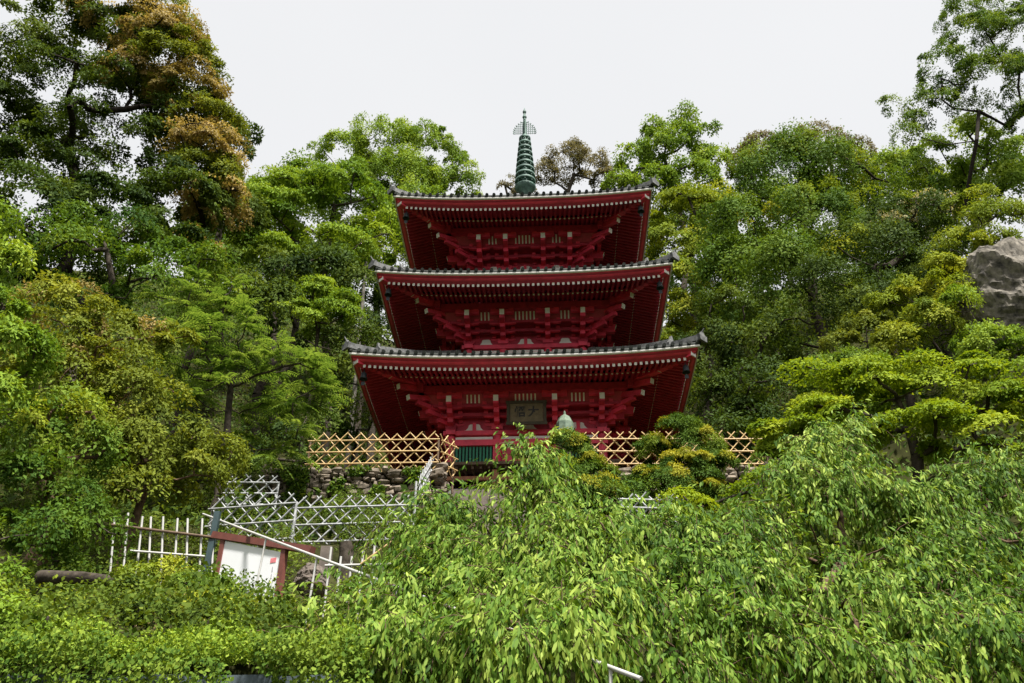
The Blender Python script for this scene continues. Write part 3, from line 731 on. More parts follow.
for x in (0, L0):
    m = MB(); zt_ = topz+slt*x+.02; m.frame(ux*x+up*(zt_-.75)-nn*.0, ux*.04, nn*.04, up*.75); m.build('post', BROWNRED, t)
m = MB(); x0, x1 = .04, L0-.04
m.prism([(x0, topz+slt*x0-.06), (x1, topz+slt*x1-.06), (x1, topz+slt*x1-.95), (x0, topz+slt*x0-.95)], -nn*.02, ux, up, nn*.04); pn = m.build('panel', PANEL, t)
m = MB()
cx = L0*.86; m.frame(ux*cx+up*(topz+slt*cx-.20)+nn*.022, ux*.05, nn*.003, up*.035, 0)
for i in range(2): m.frame(ux*(cx+.01)+up*(topz+slt*cx-.33-i*.10)+nn*.022, ux*.008, nn*.003, up*.035, 1)
m.build('printed_marks', [PINK, GREY], pn)

# odd posts and stones around the fences
pp = at(211, 548, 13.2); m = MB(); m.box((0, 0, 0), (.09, .09, 1.2)); o = m.build('gate_post', TEAL); o.location = pp; tag(o, 'dark teal square post between picket fence and notice board', 'post')
pp = at(345, 560, 14.4); m = MB(); m.tube([(0, 0, -.8), (.02, 0, .1), (-.02, 0, .30)], [.16, .13, .11], 10); o = m.build('old_stump', BARK); o.location = pp; tag(o, 'dark brown stump standing before the long silver fence', 'stump')
pp = at(324, 575, 13.4); m = MB(); m.box((0, 0, 0), (.17, .15, .9)); o = m.build('stone_post', STEP); o.location = pp; tag(o, 'grey stone post left of the dark stump', 'post')
pp = at(40, 577, 10.4); pq = at(122, 582, 10.0); m = MB(); m.tube([(0, 0, 0), (pq-pp)*.5+(0, 0, .02), pq-pp], [.085, .075, .06], 9); o = m.build('fallen_log', BARK); o.location = pp; tag(o, 'dark fallen log lying across the ivy bank at the left', 'log')

def rock(name, label, c, r, seed, m_=ROCK, sub=5, cat='rock', rot=.0, planes=70):
    import bmesh
    rs = np.random.default_rng(int(seed*10)); pn = nrm(rs.normal(size=(planes, 3))*(1, 1, .8)); pd = rs.uniform(.74, 1.0, planes)
    bm = bmesh.new(); bmesh.ops.create_icosphere(bm, subdivisions=sub, radius=1)
    for v in bm.verts:
        u = np.array(v.co); dt = pn@u; k = min(1.15, float(np.min(np.where(dt > .05, pd/np.maximum(dt, .05), 9))))
        q = Vector(u*k)*2.2+Vector((seed*3.1, seed, -seed)); k *= 1+noise.fractal(Vector((q.x, q.y, q.z*2.2)), 1.0, 2, 6)*.10
        k *= 1+noise.ridged_multi_fractal(Vector((q.x*1.2+q.z, q.y*2, q.z*5-q.x*2)), 1, 2, 5, 1, 2)*.035-.04
        v.co = Vector((u[0]*k*r[0], u[1]*k*r[1], u[2]*k*r[2]))
    me = bpy.data.meshes.new(name); bm.to_mesh(me); bm.free(); me.materials.append(m_)
    o = link(name, me); o.location = c; o.rotation_euler = (.15, rot, seed); return tag(o, label, cat)
rock('rock_outcrop', 'large grey brown cliff outcrop among shrubs at the right edge', at(1018, 330, 22.4), (2.3, 2.0, 3.2), 1.0, sub=6, rot=-.35)
rock('boulder', 'dull grey brown boulder behind a hand rail post', at(312, 582, 12.6), (.32, .28, .28), 4.1, STEP, 5)

# lower left retaining wall with its planting
m = MB(); xw0, xw1, yw = -9.5, -1.35, 7.1
r = np.random.default_rng(3); t = thing('retaining_wall', 'blue grey stone retaining wall overgrown with creepers at the bottom left', 'stone wall', (0, yw, 0))
z = 0.0
while z < 2.8:
    rh = min(r.uniform(.22, .34), 3.06-z); x = xw0-r.random()*.4
    while x < xw1:
        w = r.uniform(.3, .6); m.frame((x+w/2, .0+r.normal()*.02, z+rh/2), (w/2-.012, 0, r.normal()*.01), (0, .16, 0), (r.normal()*.01, 0, rh/2-.012)); x += w
    z += rh
m.build('stones', BLUEST, t)
n = 42000; x = rng.uniform(xw0, xw1+.3, n); z = rng.uniform(2.0, 3.2, n); hm = np.array([noise.noise((p*1.7, q*1.7, 2.2)) for p, q in zip(x, z)]); k = hm > -.2
P = np.stack([x, yw-.18-rng.random(n)*.16-np.clip(hm, 0, 1)*.25, z], 1)[k]; n = len(P); l = rng.uniform(.03, .055, n)
tag(leaf_mesh('wall_creeper', P, rng.normal(size=(n, 3))*.7+(0, -.4, -.7), rng.normal(size=(n, 3))*.5+(0, -.7, .5), l, l*.65, .6+hm[k]*.5+rng.normal(0, .2, n), L_MID), 'bright creeper hanging over the bottom left retaining wall', 'creeper', kind='stuff')
n = 32000; x = rng.uniform(xw0, xw1+.2, n); up_ = rng.random(n)**2*.20*(1+np.array([noise.noise((p*2.5, 0, 0)) for p in x])*1.4)
P = np.stack([x, yw-.2+rng.random(n)*.45, 3.05+up_], 1); l = rng.uniform(.025, .055, n)
tag(leaf_mesh('wall_top_weeds', P, rng.normal(size=(n, 3))*.6+(0, -.1, .3), rng.normal(size=(n, 3))*.6+(0, -.4, .6), l, l*.5, .6+rng.normal(0, .25, n), L_BRIGHT), 'fresh light weeds along the top of the retaining wall', 'weeds', kind='stuff')

# ================================================================== weeping cherries
def weeping(label, lobes, base, ptop, r0=.075, dens=1.0, seedtint=0.0):
    lob = px_lobes(lobes, .85, .9); B = np.array((base[0], base[1], H(*base)-.1))
    t = thing('weeping_cherry', label, 'tree', B, 0, 'weeping cherry trees in front')
    Ps, Ds = [], []; twig = MB(); starts = []
    lp_, la, ln, ll, lt = [], [], [], [], []
    for c, r in lob:
        ns = int(135*dens*r[0]*r[1]/.5)+14
        d = nrm(rng.normal(size=(ns, 3))); d[:, 2] = np.abs(d[:, 2])*.9-.12; d = nrm(d)
        view = nrm(c-CAM); keep = ~((d@view > .35) & (rng.random(ns) < .55)); d = d[keep]; ns = len(d)
        p0 = c+d*r*rng.uniform(.35, 1.0, ns)[:, None]; gt = rng.normal(0, .15, ns)
        kp = np.array([noise.noise(Vector(v)*1.9) for v in p0.tolist()]) > -.14; p0, d, gt = p0[kp], d[kp], gt[kp]; ns = len(p0)
        p0 = np.repeat(p0, 4, 0)+rng.normal(size=(ns*4, 3))*.065; d = np.repeat(d, 4, 0); gt = np.repeat(gt, 4); ns *= 4
        starts.append(p0[::6])
        hd = d.copy(); hd[:, 2] = d[:, 2]*.5; dirs = nrm(hd+rng.normal(size=(ns, 3))*.42+(0, -.12, .1))
        step = .05; n_st = rng.integers(6, 16, ns)
        ti = .47+seedtint+gt+rng.normal(0, .06, ns); p = p0.copy(); path = [p0]
        for k in range(16):
            dirs = nrm(dirs+np.array((0, 0, -.15))+rng.normal(size=(ns, 3))*.08); p = p+dirs*step; act = k < n_st; path.append(p.copy())
            for rep in range(2):
                a = act & (rng.random(ns) < .88)
                if not a.any(): continue
                m_ = a.sum(); sd = rng.normal(size=(m_, 3)); A = nrm(dirs[a]*.55+sd*.33+np.array((0, 0, -.6)))
                outw = nrm(hd[a]*np.array((1, 1, 0))+np.array((0, -.3, .75)))
                lp_.append(p[a]+rng.normal(size=(m_, 3))*.014); la.append(A); ln.append(nrm(outw+rng.normal(size=(m_, 3))*.42))
                ll.append(rng.uniform(.045, .112, m_)); lt.append(ti[a]+rng.normal(0, .15, m_))
        for i in range(0, ns, 3):
            q = [path[k][i]-B for k in range(0, n_st[i]+1, 3)]
            if len(q) > 1: twig.tube(q, .0045, 3, cap=False)
    P = np.concatenate(lp_); L = np.concatenate(ll)
    leaf_mesh('crown', P, np.concatenate(la), np.concatenate(ln), L, L*.30, np.concatenate(lt), L_CHERRY, t, B, long=True)
    twig.build('twigs', BARKR, t)
    tg = np.concatenate(starts); tg = tg[rng.permutation(len(tg))[:55]]
    skeleton(B, at(*ptop), tg, r0, BARKR, t, bend=-.6, rmin=.006)
    return t
weeping('weeping cherry with a tall peaked top in front of the pagoda door',
        [(532, 474, 15, 9.4), (530, 457, 8, 9.5), (519, 490, 12, 9.3), (540, 498, 18, 9.2), (540, 520, 24, 9.1), (520, 548, 34, 8.9), (572, 552, 34, 8.8), (600, 535, 20, 9.0), (535, 590, 45, 8.4), (595, 600, 45, 8.2), (520, 640, 52, 7.8), (585, 632, 42, 7.6), (525, 625, 44, 7.4), (505, 652, 44, 7.1), (565, 640, 26, 7.0)], (.25, 8.9), (538, 485, 9.3), seedtint=.06)
weeping('broad weeping cherry that hides the foot of the lattice fence and hand rail',
        [(440, 518, 20, 9.6), (425, 540, 22, 9.5), (462, 545, 26, 9.3), (430, 578, 22, 9.2), (455, 590, 38, 8.8), (475, 640, 45, 8.0), (405, 620, 34, 8.5), (425, 668, 48, 7.7), (360, 628, 28, 8.5), (330, 650, 26, 8.2), (365, 670, 38, 7.7), (310, 678, 24, 7.6), (480, 575, 26, 9.0)], (-1.0, 8.9), (440, 540, 9.2))
weeping('weeping cherry below the golden tipped conifer, right of the peaked one',
        [(625, 532, 26, 9.8), (655, 545, 30, 9.6), (690, 545, 28, 9.7), (640, 585, 40, 9.0), (700, 590, 42, 9.0), (668, 632, 42, 8.3), (715, 640, 44, 8.1), (680, 678, 46, 7.7), (735, 545, 26, 9.9), (745, 590, 36, 9.2)], (1.9, 9.2), (675, 555, 9.4), seedtint=-.07)
weeping('tall weeping cherry right of centre rising to an arched top below the maple',
        [(842, 436, 18, 11.4), (820, 458, 24, 11.2), (865, 462, 26, 11.2), (795, 490, 30, 10.8), (845, 500, 36, 10.6), (890, 505, 30, 10.6), (765, 525, 30, 10.3), (810, 550, 42, 9.9), (870, 560, 46, 9.7), (770, 600, 42, 9.2), (835, 615, 48, 8.9), (895, 625, 42, 8.8), (790, 665, 48, 8.1), (860, 672, 46, 8.0)], (3.6, 10.0), (838, 475, 10.9), .09, seedtint=.04)
weeping('weeping cherry filling the lower right corner',
        [(930, 520, 28, 10.6), (965, 500, 26, 10.8), (1000, 478, 26, 10.8), (1030, 490, 28, 10.4), (960, 555, 42, 9.8), (1010, 545, 42, 9.8), (925, 580, 36, 9.5), (985, 610, 48, 9.0), (1030, 620, 40, 8.8), (945, 645, 44, 8.4), (1005, 670, 50, 8.0), (920, 680, 36, 7.9)], (5.4, 9.6), (968, 520, 10.4), .09, seedtint=-.06)

# ================================================================== the wooded slopes
HB, HR, HL = 'trees on the slope behind the pagoda', 'trees on the right slope', 'trees on the left slope'
# ---- left slope, the great tree first
tree('evergreen_tree', 'huge dark evergreen with rust coloured young leaves at the top left',
     [(20, 40, 38, 22), (75, 20, 32, 22), (150, 60, 42, 22), (115, 30, 30, 22), (40, 165, 40, 21.5), (145, 150, 36, 22), (185, 120, 38, 22.5), (30, 215, 50, 20.5), (105, 220, 52, 20.5), (175, 205, 48, 21.5), (5, 110, 32, 22), (205, 185, 32, 22.5), (165, 250, 40, 20.5), (85, 170, 24, 21.5), (15, 255, 40, 21), (65, 262, 40, 20.6)],
     L_DARK, rc=.62, K=62, L=.14, dens=1.0, flat=.28, group=HL, base=(-11.8, 21.0), r0=.34, nb=130, updir=.65, bark=BARKD, top=at(75, 150, 21.5),
     extra=[('thin_sprays', [(85, 125, 34, 20.9), (110, 80, 30, 21), (60, 90, 50, 22.4), (105, 100, 40, 22.4), (30, 60, 40, 22.4), (75, 150, 30, 22.4), (20, 150, 30, 22)], L_DARK, dict(dens=.9, K=28, rc=.5, L=.12)),
            ('young_foliage', [(120, 12, 40, 21.6), (165, 45, 42, 21.4), (188, 95, 38, 21.6), (206, 150, 36, 21.6), (215, 205, 32, 21.6), (130, 75, 26, 21.2), (200, 250, 24, 21.4)], L_RUST, dict(dens=1.0, K=26, rc=.36, L=.11)),
            ('olive_foliage', [(175, 70, 44, 21.6), (205, 125, 32, 21.8), (205, 180, 38, 21.8), (160, 20, 34, 22)], L_OLIVE, dict(dens=1.0, K=34, rc=.42, L=.12))])
tree('evergreen_tree', 'dark evergreen peeping out behind the right side of the rust leaved giant', [(232, 150, 26, 30), (238, 185, 30, 30), (225, 230, 40, 29), (246, 130, 12, 30)], L_DARK, rc=.7, K=60, L=.17, dens=.8, group=HL, r0=.25)
tree('broadleaf_tree', 'bright leaved tree edge leaning in at the left border', [(0, 225, 22, 11), (2, 265, 30, 11), (-8, 310, 36, 10.8), (10, 350, 34, 10.6), (-12, 395, 26, 10.4)], L_BRIGHT, rc=.32, K=46, L=.09, dens=.9, flat=.4, group=HL, base=(-7.6, 10.9), r0=.10, droop=.35)
tree('olive_tree', 'brownish olive tree with small loose sprays at the left', [(55, 320, 48, 15), (110, 345, 50, 15), (60, 385, 55, 14.5), (130, 395, 45, 14.6), (165, 350, 34, 15.4), (20, 360, 36, 14.6)], L_OLIVE, rc=.42, K=56, L=.095, dens=.95, flat=.3, updir=.6, droop=.2, group=HL, r0=.14, bark=BARKR,
     extra=[('flower_sprays', [(65, 320, 46, 14.9), (115, 348, 48, 14.9), (70, 388, 50, 14.4)], L_RUST, dict(dens=.22, K=36, L=.08))])
tree('fern_leaved_tree', 'blue green tree with long drooping compound leaves left of the pagoda', [(205, 305, 36, 19), (245, 340, 42, 19), (200, 355, 44, 18.5), (285, 375, 45, 19), (235, 400, 48, 18.6), (298, 398, 32, 19.2), (265, 435, 32, 19), (180, 300, 26, 19)], L_SUMAC, rc=.62, L=.15, dens=1.05, style='frond', group=HL, r0=.14, tv=.2)
tree('broadleaf_tree', 'shaded green tree under the rust leaved giant', [(95, 270, 45, 18), (150, 290, 40, 18), (60, 265, 34, 17.6), (40, 250, 36, 18), (190, 270, 30, 19), (130, 240, 30, 19), (85, 232, 30, 19)], L_MID, rc=.55, K=56, L=.12, dens=.85, group=HL, r0=.16)
tree('olive_tree', 'rounded olive green tree above the picket fence', [(150, 440, 46, 14.6), (185, 475, 38, 14.6), (115, 455, 42, 14.2), (85, 485, 40, 13.9), (145, 495, 34, 14.2), (205, 455, 30, 15.2)], L_OLIVE, rc=.40, K=60, L=.09, dens=1.0, flat=.4, group=HL, r0=.12, bark=BARKR)
tree('broadleaf_tree', 'green tree with a brown ivy clad trunk at the left edge above the bank', [(25, 440, 42, 12.2), (65, 425, 36, 12.6), (15, 490, 40, 11.6), (80, 445, 30, 12.4)], L_MID, rc=.36, K=50, L=.085, dens=.9, group=HL, base=(-6.45, 12.0), r0=.22, bark=BARKR, top=at(52, 440, 12.2),
     extra=[('light_leaves', [(30, 430, 38, 12), (70, 430, 30, 12.3)], L_YEL, dict(dens=.35, K=40, L=.085))])
tree('shrub', 'dark leafy shrub at the foot of the ivy clad trunk', [(95, 525, 34, 12.2), (50, 545, 38, 11.3), (70, 510, 30, 12.2), (15, 540, 38, 11.2)], L_MID, rc=.30, K=46, L=.075, dens=.95, cat='shrub', base=None, r0=.05, group='shrubs on the left bank')
tree('shrub', 'fresh green shrub in the bottom left corner beside the bank', [(8, 590, 26, 8.8), (12, 625, 24, 8.2)], L_BRIGHT, rc=.2, K=44, L=.065, dens=1.0, cat='shrub', r0=.04, group='shrubs on the left bank')
tree('shrub', 'rounded shrub in front of the notice board', [(240, 612, 18, 10.4), (212, 606, 24, 10.3), (185, 596, 22, 10.6), (275, 622, 20, 10.2)], L_MID, rc=.22, K=44, L=.06, dens=1.0, cat='shrub', r0=.04, group='shrubs on the left bank',
     extra=[('light_leaves', [(242, 608, 18, 10.4), (212, 602, 24, 10.2)], L_YEL, dict(dens=.4, K=36, L=.06, topmost=.0))])
tree('shrub', 'dark shadowy shrub on the bank between the notice board and the retaining wall', [(240, 640, 30, 8.6), (270, 660, 24, 8.0), (205, 630, 24, 8.8)], L_DARK, rc=.22, K=44, L=.06, dens=.9, cat='shrub', r0=.04, group='shrubs on the left bank')
for lb, lbs, mm in [('low bright bush right under the picket fence', [(160, 575, 20, 11.6), (135, 582, 16, 11.4)], L_YEL),
                    ('dark glossy bush near the end of the fallen log', [(125, 605, 24, 9.6), (150, 615, 18, 9.5)], L_DARK),
                    ('pale leafy clump of weeds over the left end of the retaining wall', [(55, 632, 18, 7.9), (30, 640, 16, 7.7)], L_BRIGHT),
                    ('tall fresh weeds over the right end of the retaining wall', [(205, 645, 12, 7.8), (228, 638, 11, 7.8), (180, 650, 10, 7.7)], L_BRIGHT)]:
    tree('shrub', lb, lbs, mm, rc=.2, K=40, L=.055, dens=.9, cat='shrub', r0=.03, group='shrubs on the left bank', updir=.5)
# ---- between the great tree and the pagoda
tree('broadleaf_tree', 'light yellow green tree with a slim dark trunk left of the pagoda', [(300, 215, 48, 31), (345, 205, 44, 31), (260, 225, 40, 30.5), (375, 240, 32, 31), (310, 180, 30, 32), (335, 250, 30, 30), (285, 195, 30, 31), (270, 255, 26, 30)], L_BRIGHT, rc=.66, K=54, L=.16, dens=.85, flat=.28, updir=.65, group=HB, r0=.26, base=(-7.2, 31), nb=60, top=at(330, 210, 31))
tree('broadleaf_tree', 'tall fresh green tree on the skyline behind the left corner of the top roof', [(345, 160, 32, 42), (385, 145, 34, 42), (425, 160, 38, 42), (455, 185, 28, 42), (395, 185, 40, 41), (415, 215, 36, 40), (365, 185, 30, 41)], L_BRIGHT, rc=.5, K=30, L=.165, dens=.95, flat=.55, updir=.4, group=HB, r0=.3, nb=60)
tree('broadleaf_tree', 'dark green tree in shade left of the middle roof', [(250, 275, 36, 28), (300, 280, 38, 28), (345, 285, 36, 28.5), (225, 300, 30, 26), (275, 310, 30, 26)], L_DARK, rc=.75, K=62, L=.17, dens=.8, group=HB, r0=.24)
tree('maple_tree', 'small sunlit maple left of the middle roof corner', [(318, 296, 20, 25.5), (340, 310, 22, 25.5), (300, 312, 20, 25.5), (326, 322, 20, 25.2)], L_BRIGHT, rc=.5, K=70, L=.11, dens=.9, flat=.15, updir=.8, droop=.25, group=HB, r0=.10)
tree('evergreen_tree', 'dark evergreen filling the shade beside the lowest roof left of the pagoda', [(335, 345, 34, 27.5), (370, 330, 30, 31), (350, 385, 38, 26.5), (330, 425, 34, 25), (390, 380, 36, 31.5), (385, 300, 30, 33), (365, 270, 30, 34), (374, 318, 28, 32.5), (395, 330, 26, 33)], L_DARK, rc=.7, K=56, L=.15, dens=.75, group=HB, r0=.22)
# slim pale trunk
tb = np.array((-6.2, 29.6, H(-6.2, 29.6)-.2)); t = thing('slim_tree', 'slim tree with a tall bare pale trunk left of the middle roof', 'tree', tb, 0, HB)
tp_ = at(366, 262, 29.6); m = MB(); m.tube([(0, 0, 0), (tp_-tb)*.5+(.06, 0, 0), tp_-tb], [.11, .09, .06], 9); m.build('trunk', BARKL, t)
P, D, G = clump_points(px_lobes([(368, 252, 18, 29.6), (356, 262, 12, 29.6), (380, 265, 12, 29.6)]), .5, .7); leaf_mesh('crown', *clump_leaves(P, D, G, .5, 60, .14, .5, .3, .45, .5, .1), L_MID, t, tb)
tree('evergreen_tree', 'low dark evergreen in the black shade above the left end of the rubble wall', [(245, 465, 28, 22.5), (285, 450, 30, 23), (310, 470, 22, 23), (215, 480, 24, 20), (260, 490, 18, 22)], L_DARK, rc=.5, K=50, L=.12, dens=.8, group=HB, r0=.14)
tree('broadleaf_tree', 'deep green tree glimpsed through gaps in the light tree left of the pagoda', [(300, 225, 60, 44), (240, 215, 50, 42), (365, 225, 50, 44), (270, 270, 50, 40), (340, 280, 50, 38), (200, 270, 50, 36), (400, 250, 40, 42)], L_MID, rc=.9, K=70, L=.2, dens=.9, group=HB, r0=.3)
tree('broadleaf_tree', 'deep green tree glimpsed between the yellow green tree and the round evergreen', [(700, 240, 55, 46), (755, 225, 50, 46), (690, 300, 45, 42), (740, 290, 50, 42), (800, 225, 55, 46), (850, 215, 50, 46)], L_MID, rc=.9, K=70, L=.2, dens=.9, group=HB, r0=.3)
tree('evergreen_tree', 'dark evergreen glimpsed beside the chinquapin and the golden cliff tree', [(890, 200, 50, 44), (940, 215, 50, 42), (960, 260, 40, 34), (870, 270, 45, 38), (930, 300, 40, 32)], L_DARK, rc=.8, K=60, L=.18, dens=.8, group=HB, r0=.3)
# ---- skyline behind the finial and right of it
tree('pine_tree', 'thin brownish pine with a see through crown just right of the finial', [(565, 165, 22, 52), (590, 165, 18, 52), (548, 175, 14, 52), (578, 152, 12, 52), (603, 178, 12, 52)], L_BROWN, rc=.45, K=20, L=.15, dens=1.0, flat=.6, group=HB, r0=.26, nb=50, updir=.7)
tree('pine_tree', 'low brownish pine tip left of the finial foot', [(508, 186, 12, 52), (522, 192, 10, 52)], L_BROWN, rc=.7, K=28, L=.18, dens=.6, flat=.3, group=HB, r0=.14)
tree('broadleaf_tree', 'tall airy light green tree with spiky top shoots right of the top roof', [(640, 165, 24, 38), (672, 150, 30, 38), (706, 140, 18, 38), (685, 118, 12, 38), (655, 135, 16, 38), (715, 165, 20, 38), (650, 190, 26, 37.5), (690, 185, 28, 37.5), (620, 185, 16, 38)], L_BRIGHT, rc=.45, K=24, L=.18, dens=.85, flat=.6, group=HB, r0=.26, nb=70, updir=.55)
tree('broadleaf_tree', 'yellow green tree right beside the top roof corner', [(690, 215, 34, 34), (670, 240, 30, 34), (705, 255, 34, 33.5), (680, 285, 32, 33), (720, 210, 24, 34.5), (700, 310, 28, 32), (660, 210, 18, 35), (665, 310, 26, 33), (690, 345, 28, 32)], L_YEL, rc=.66, K=52, L=.16, dens=.9, flat=.28, updir=.6, droop=.2, group=HB, r0=.24)
tree('pine_tree', 'far dull olive tree on the skyline, leftmost of the far pair', [(762, 150, 18, 62), (785, 146, 14, 62), (742, 160, 12, 62), (770, 168, 22, 61)], L_BROWN, rc=1.0, K=56, L=.25, dens=.7, flat=.3, group=HB, r0=.3)
tree('broadleaf_tree', 'far brownish tree on the skyline right of the dull olive one', [(815, 142, 20, 64), (840, 145, 17, 64), (800, 155, 16, 64), (858, 152, 12, 64)], L_BROWN, rc=1.1, K=60, L=.26, dens=.8, flat=.35, group=HB, r0=.3)
tree('broadleaf_tree', 'dense round evergreen hill tree with golden new tips right of the pagoda', [(775, 185, 42, 31), (820, 180, 44, 31), (760, 230, 46, 30), (865, 185, 36, 31), (815, 235, 52, 29.5), (745, 275, 36, 29.5), (795, 290, 50, 28.5), (850, 255, 36, 29)], L_MID, rc=1.0, K=120, L=.155, dens=1.0, flat=.6, jit=.3, updir=.3, group=HR, r0=.38, nb=50,
     extra=[('new_tips', [(775, 182, 44, 31), (820, 176, 46, 31), (865, 182, 37, 31), (815, 228, 54, 29.5)], L_YEL, dict(dens=.4, K=40, rc=.6, L=.15, topmost=.25))])
tree('evergreen_tree', 'dark evergreen in deep shade right of the lowest roof', [(735, 320, 34, 28), (760, 355, 38, 27), (725, 375, 34, 28), (715, 410, 30, 27), (760, 405, 30, 25.5), (800, 345, 36, 26), (700, 345, 26, 30), (740, 440, 28, 24.5)], L_DARK, rc=.9, K=90, L=.14, dens=.9, flat=.55, jit=.3, group=HR, r0=.26)
tree('chinquapin_tree', 'dark round tree dusted with cream flower heads below the tall sparse tree', [(890, 230, 34, 25.5), (925, 225, 30, 25.5), (860, 255, 32, 25), (905, 265, 38, 24.5), (865, 300, 34, 24), (840, 325, 30, 24), (830, 285, 30, 25)], L_DARK, rc=.75, K=100, L=.12, dens=1.0, flat=.6, jit=.3, group=HR, r0=.25,
     extra=[('cream_flowers', [(930, 216, 27, 25.2), (912, 222, 22, 25.2), (895, 232, 24, 25)], L_FLOWER, dict(dens=.34, K=7, rc=.2, L=.10, topmost=-.1)),
            ('new_tips', [(888, 222, 36, 25.4), (860, 250, 32, 24.9), (865, 296, 32, 24)], L_YEL, dict(dens=.3, K=40, rc=.5, L=.12, topmost=.2))])
tree('broadleaf_tree', 'golden green bushy tree standing on the cliff at the right edge', [(975, 205, 22, 23.5), (985, 230, 28, 23), (965, 245, 20, 22.8), (1000, 215, 20, 23.4)], L_YEL, rc=.42, K=60, L=.105, dens=1.0, flat=.4, group=HR, r0=.12)
tree('broadleaf_tree', 'bright mid green tree behind the foot of the tall sparse tree', [(930, 165, 34, 36), (965, 150, 36, 36), (1005, 165, 38, 36), (900, 175, 26, 36), (945, 190, 32, 35), (1020, 190, 30, 34), (985, 185, 30, 34.5)], L_BRIGHT, rc=.85, K=66, L=.18, dens=.8, flat=.35, group=HR, r0=.28)
tree('sparse_tree', 'tall thin tree with open see through crown against the sky at the top right', [(975, 40, 32, 31), (1015, 35, 34, 31), (945, 70, 28, 31), (990, 80, 34, 31), (930, 105, 22, 31), (1025, 85, 30, 31), (960, 15, 22, 31), (1000, 8, 26, 31), (915, 120, 13, 31), (1030, 120, 22, 31), (890, 105, 10, 31), (905, 135, 14, 31)], L_MID, rc=.42, K=26, L=.12, dens=.85, flat=.35, updir=.5, group=HR, r0=.15, nb=170, base=(16.6, 30.5), top=at(980, 105, 31), bark=BARKD)
tree('shrub', 'yellow green shrubs of mixed leaves tumbling below the golden cliff tree', [(945, 275, 24, 22.5), (920, 295, 26, 22.3), (895, 310, 24, 22.3), (930, 325, 26, 21.6), (960, 300, 20, 21.8), (900, 340, 22, 21.4)], L_YEL, rc=.36, K=54, L=.10, dens=.95, flat=.4, cat='shrub', r0=.07, group='shrubs round the cliff')
tree('shrub', 'small olive shrub beside the half hidden rock face', [(870, 330, 22, 22.2), (845, 345, 18, 22.2), (880, 352, 16, 21.4)], L_OLIVE, rc=.36, K=50, L=.10, dens=.9, cat='shrub', r0=.06, group='shrubs round the cliff')
tree('shrub', 'pale green shrub on the ledge at the foot of the cliff', [(985, 350, 22, 20.2), (1015, 355, 22, 20), (965, 338, 15, 20.6), (1000, 338, 16, 20.4), (955, 300, 14, 20.8)], L_BRIGHT, rc=.34, K=50, L=.095, dens=.9, cat='shrub', r0=.06, group='shrubs round the cliff')
tree('shrub', 'green shrub with cream flecks below the half hidden rock face', [(840, 372, 22, 20), (870, 376, 20, 19.6), (815, 382, 22, 20)], L_MID, rc=.34, K=50, L=.10, dens=.95, cat='shrub', r0=.06, group='shrubs round the cliff')
# ---- nearer right
tree('maple_tree', 'wide layered maple with bright flat sprays and dark shade beneath at the right', [(890, 392, 46, 14.5), (945, 385, 48, 14.5), (1000, 395, 48, 14.2), (840, 405, 40, 14.6), (800, 390, 30, 14.8), (905, 425, 44, 14), (975, 430, 48, 13.8), (1025, 430, 40, 13.6), (790, 420, 30, 14.6), (860, 375, 26, 14.8)], L_MAPLE, rc=.46, K=100, L=.075, asp=.7, dens=.85, flat=.09, jit=.35, updir=.82, droop=.3, group=HR, r0=.18, nb=70)
tree('maple_tree', 'smaller upright maple at the left end of the wide layered one', [(800, 425, 28, 15.2), (784, 452, 25, 15), (800, 465, 28, 14.6), (772, 482, 22, 14.4), (725, 495, 24, 14), (690, 510, 20, 13.5)], L_MAPLE, rc=.38, K=80, L=.075, asp=.6, dens=.9, flat=.14, updir=.75, droop=.35, group=HR, r0=.12)
def conifer(label, lobes, base, m2d=.4):
    return tree('clipped_conifer', label, lobes, L_CON, rc=.26, K=90, L=.075, asp=.3, dens=1.15, flat=.3, jit=.5, updir=.6, droop=.15, cat='shrub', base=base, r0=.09, group='clipped conifers before the pagoda',
                extra=[('golden_tips', [(a, b_-3, r_, y_-.1) for a, b_, r_, y_ in lobes], L_YTIP, dict(dens=m2d, K=46, rc=.2, L=.075, topmost=.25))])
c1 = at(572, 465, 17.2); c2 = at(680, 465, 18.2)
conifer('rounded dark conifer bush below the copper topped lantern', [(570, 455, 24, 17.4), (590, 475, 22, 17.2), (560, 482, 24, 17.0), (585, 500, 26, 16.8), (600, 492, 16, 17)], (c1[0], c1[1]))
conifer('layered golden tipped conifer before the right hand lattice fence', [(672, 436, 24, 18.4), (700, 448, 24, 18.4), (655, 452, 16, 18.4), (690, 478, 32, 18), (720, 470, 18, 18), (665, 490, 26, 17.8), (708, 496, 24, 17.6), (648, 480, 18, 18)], (c2[0], c2[1]))
tree('shrub', 'small green bush between the two clipped conifers', [(628, 492, 20, 17.5), (615, 510, 18, 16.8), (640, 510, 14, 16.8)], L_MID, rc=.3, K=46, L=.08, dens=.9, cat='shrub', r0=.05)

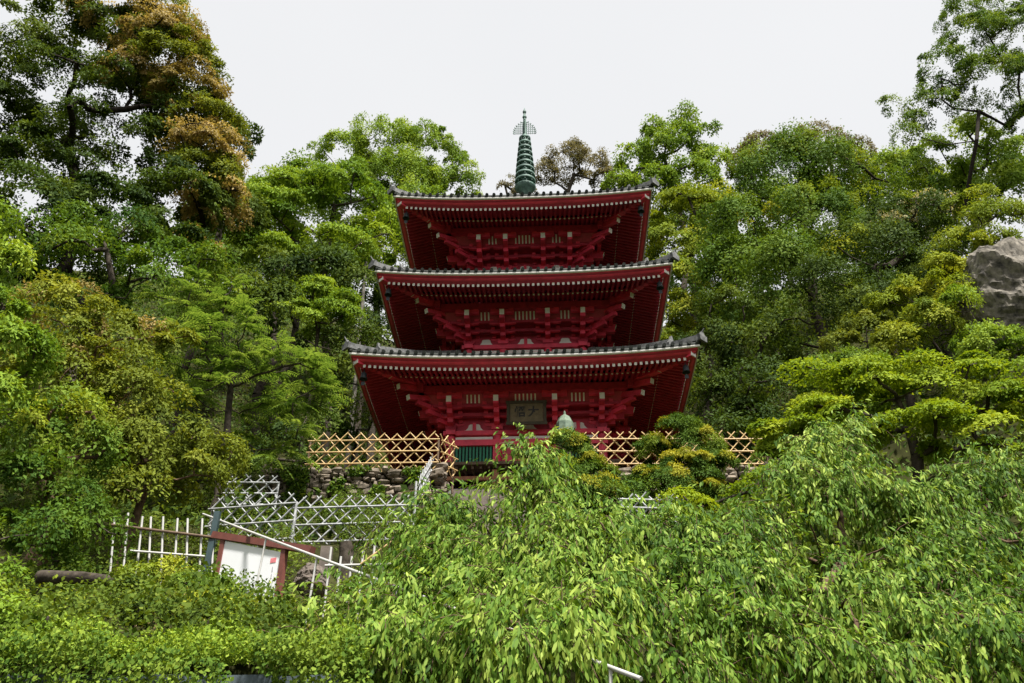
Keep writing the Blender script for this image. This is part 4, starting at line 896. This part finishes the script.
# ================================================================== light
w = bpy.data.worlds.new('World'); S.world = w; w.use_nodes = True; n = w.node_tree.nodes; l = w.node_tree.links
SUN_EL, SUN_AZ = math.radians(62), math.radians(150)         # azimuth clockwise from north
sky = n.new('ShaderNodeTexSky'); sky.sky_type = 'NISHITA'; sky.sun_disc = False; sky.sun_elevation = SUN_EL; sky.sun_rotation = SUN_AZ; sky.dust_density = 4; sky.air_density = 1.0
mx = n.new('ShaderNodeMixRGB'); mx.inputs['Fac'].default_value = .86; # thin bright cloud over the sky, slightly uneven
tc = n.new('ShaderNodeTexCoord'); cn = n.new('ShaderNodeTexNoise'); cn.inputs['Scale'].default_value = 2.2; cn.inputs['Detail'].default_value = 5; l.new(tc.outputs['Generated'], cn.inputs['Vector'])
cr = n.new('ShaderNodeMixRGB'); cr.inputs['Color1'].default_value = (8.5, 8.56, 8.66, 1); cr.inputs['Color2'].default_value = (9.3, 9.3, 9.3, 1); l.new(cn.outputs['Fac'], cr.inputs['Fac']); l.new(cr.outputs['Color'], mx.inputs['Color2'])
l.new(sky.outputs['Color'], mx.inputs['Color1']); bg = n['Background']; bg.inputs['Strength'].default_value = .050; l.new(mx.outputs['Color'], bg.inputs['Color'])
sd = bpy.data.lights.new('sun', 'SUN'); so = bpy.data.objects.new('sun', sd); C.objects.link(so)
sd.energy = 4.4; sd.angle = math.radians(6.0); sd.color = (1, .965, .90)
dirv = Vector((math.sin(SUN_AZ)*math.cos(SUN_EL), math.cos(SUN_AZ)*math.cos(SUN_EL), math.sin(SUN_EL)))
so.rotation_euler = dirv.to_track_quat('Z', 'Y').to_euler(); so.location = dirv*60
vs = S.view_settings; vs.view_transform = 'Standard'; vs.look = 'None'; vs.gamma = 1; vs.exposure = 1.15; vs.use_curve_mapping = False
cy = S.cycles; cy.max_bounces = 8; cy.diffuse_bounces = 6; cy.glossy_bounces = 2; cy.transmission_bounces = 6; cy.transparent_max_bounces = 4
cy.caustics_reflective = False; cy.caustics_refractive = False; cy.sample_clamp_indirect = 6
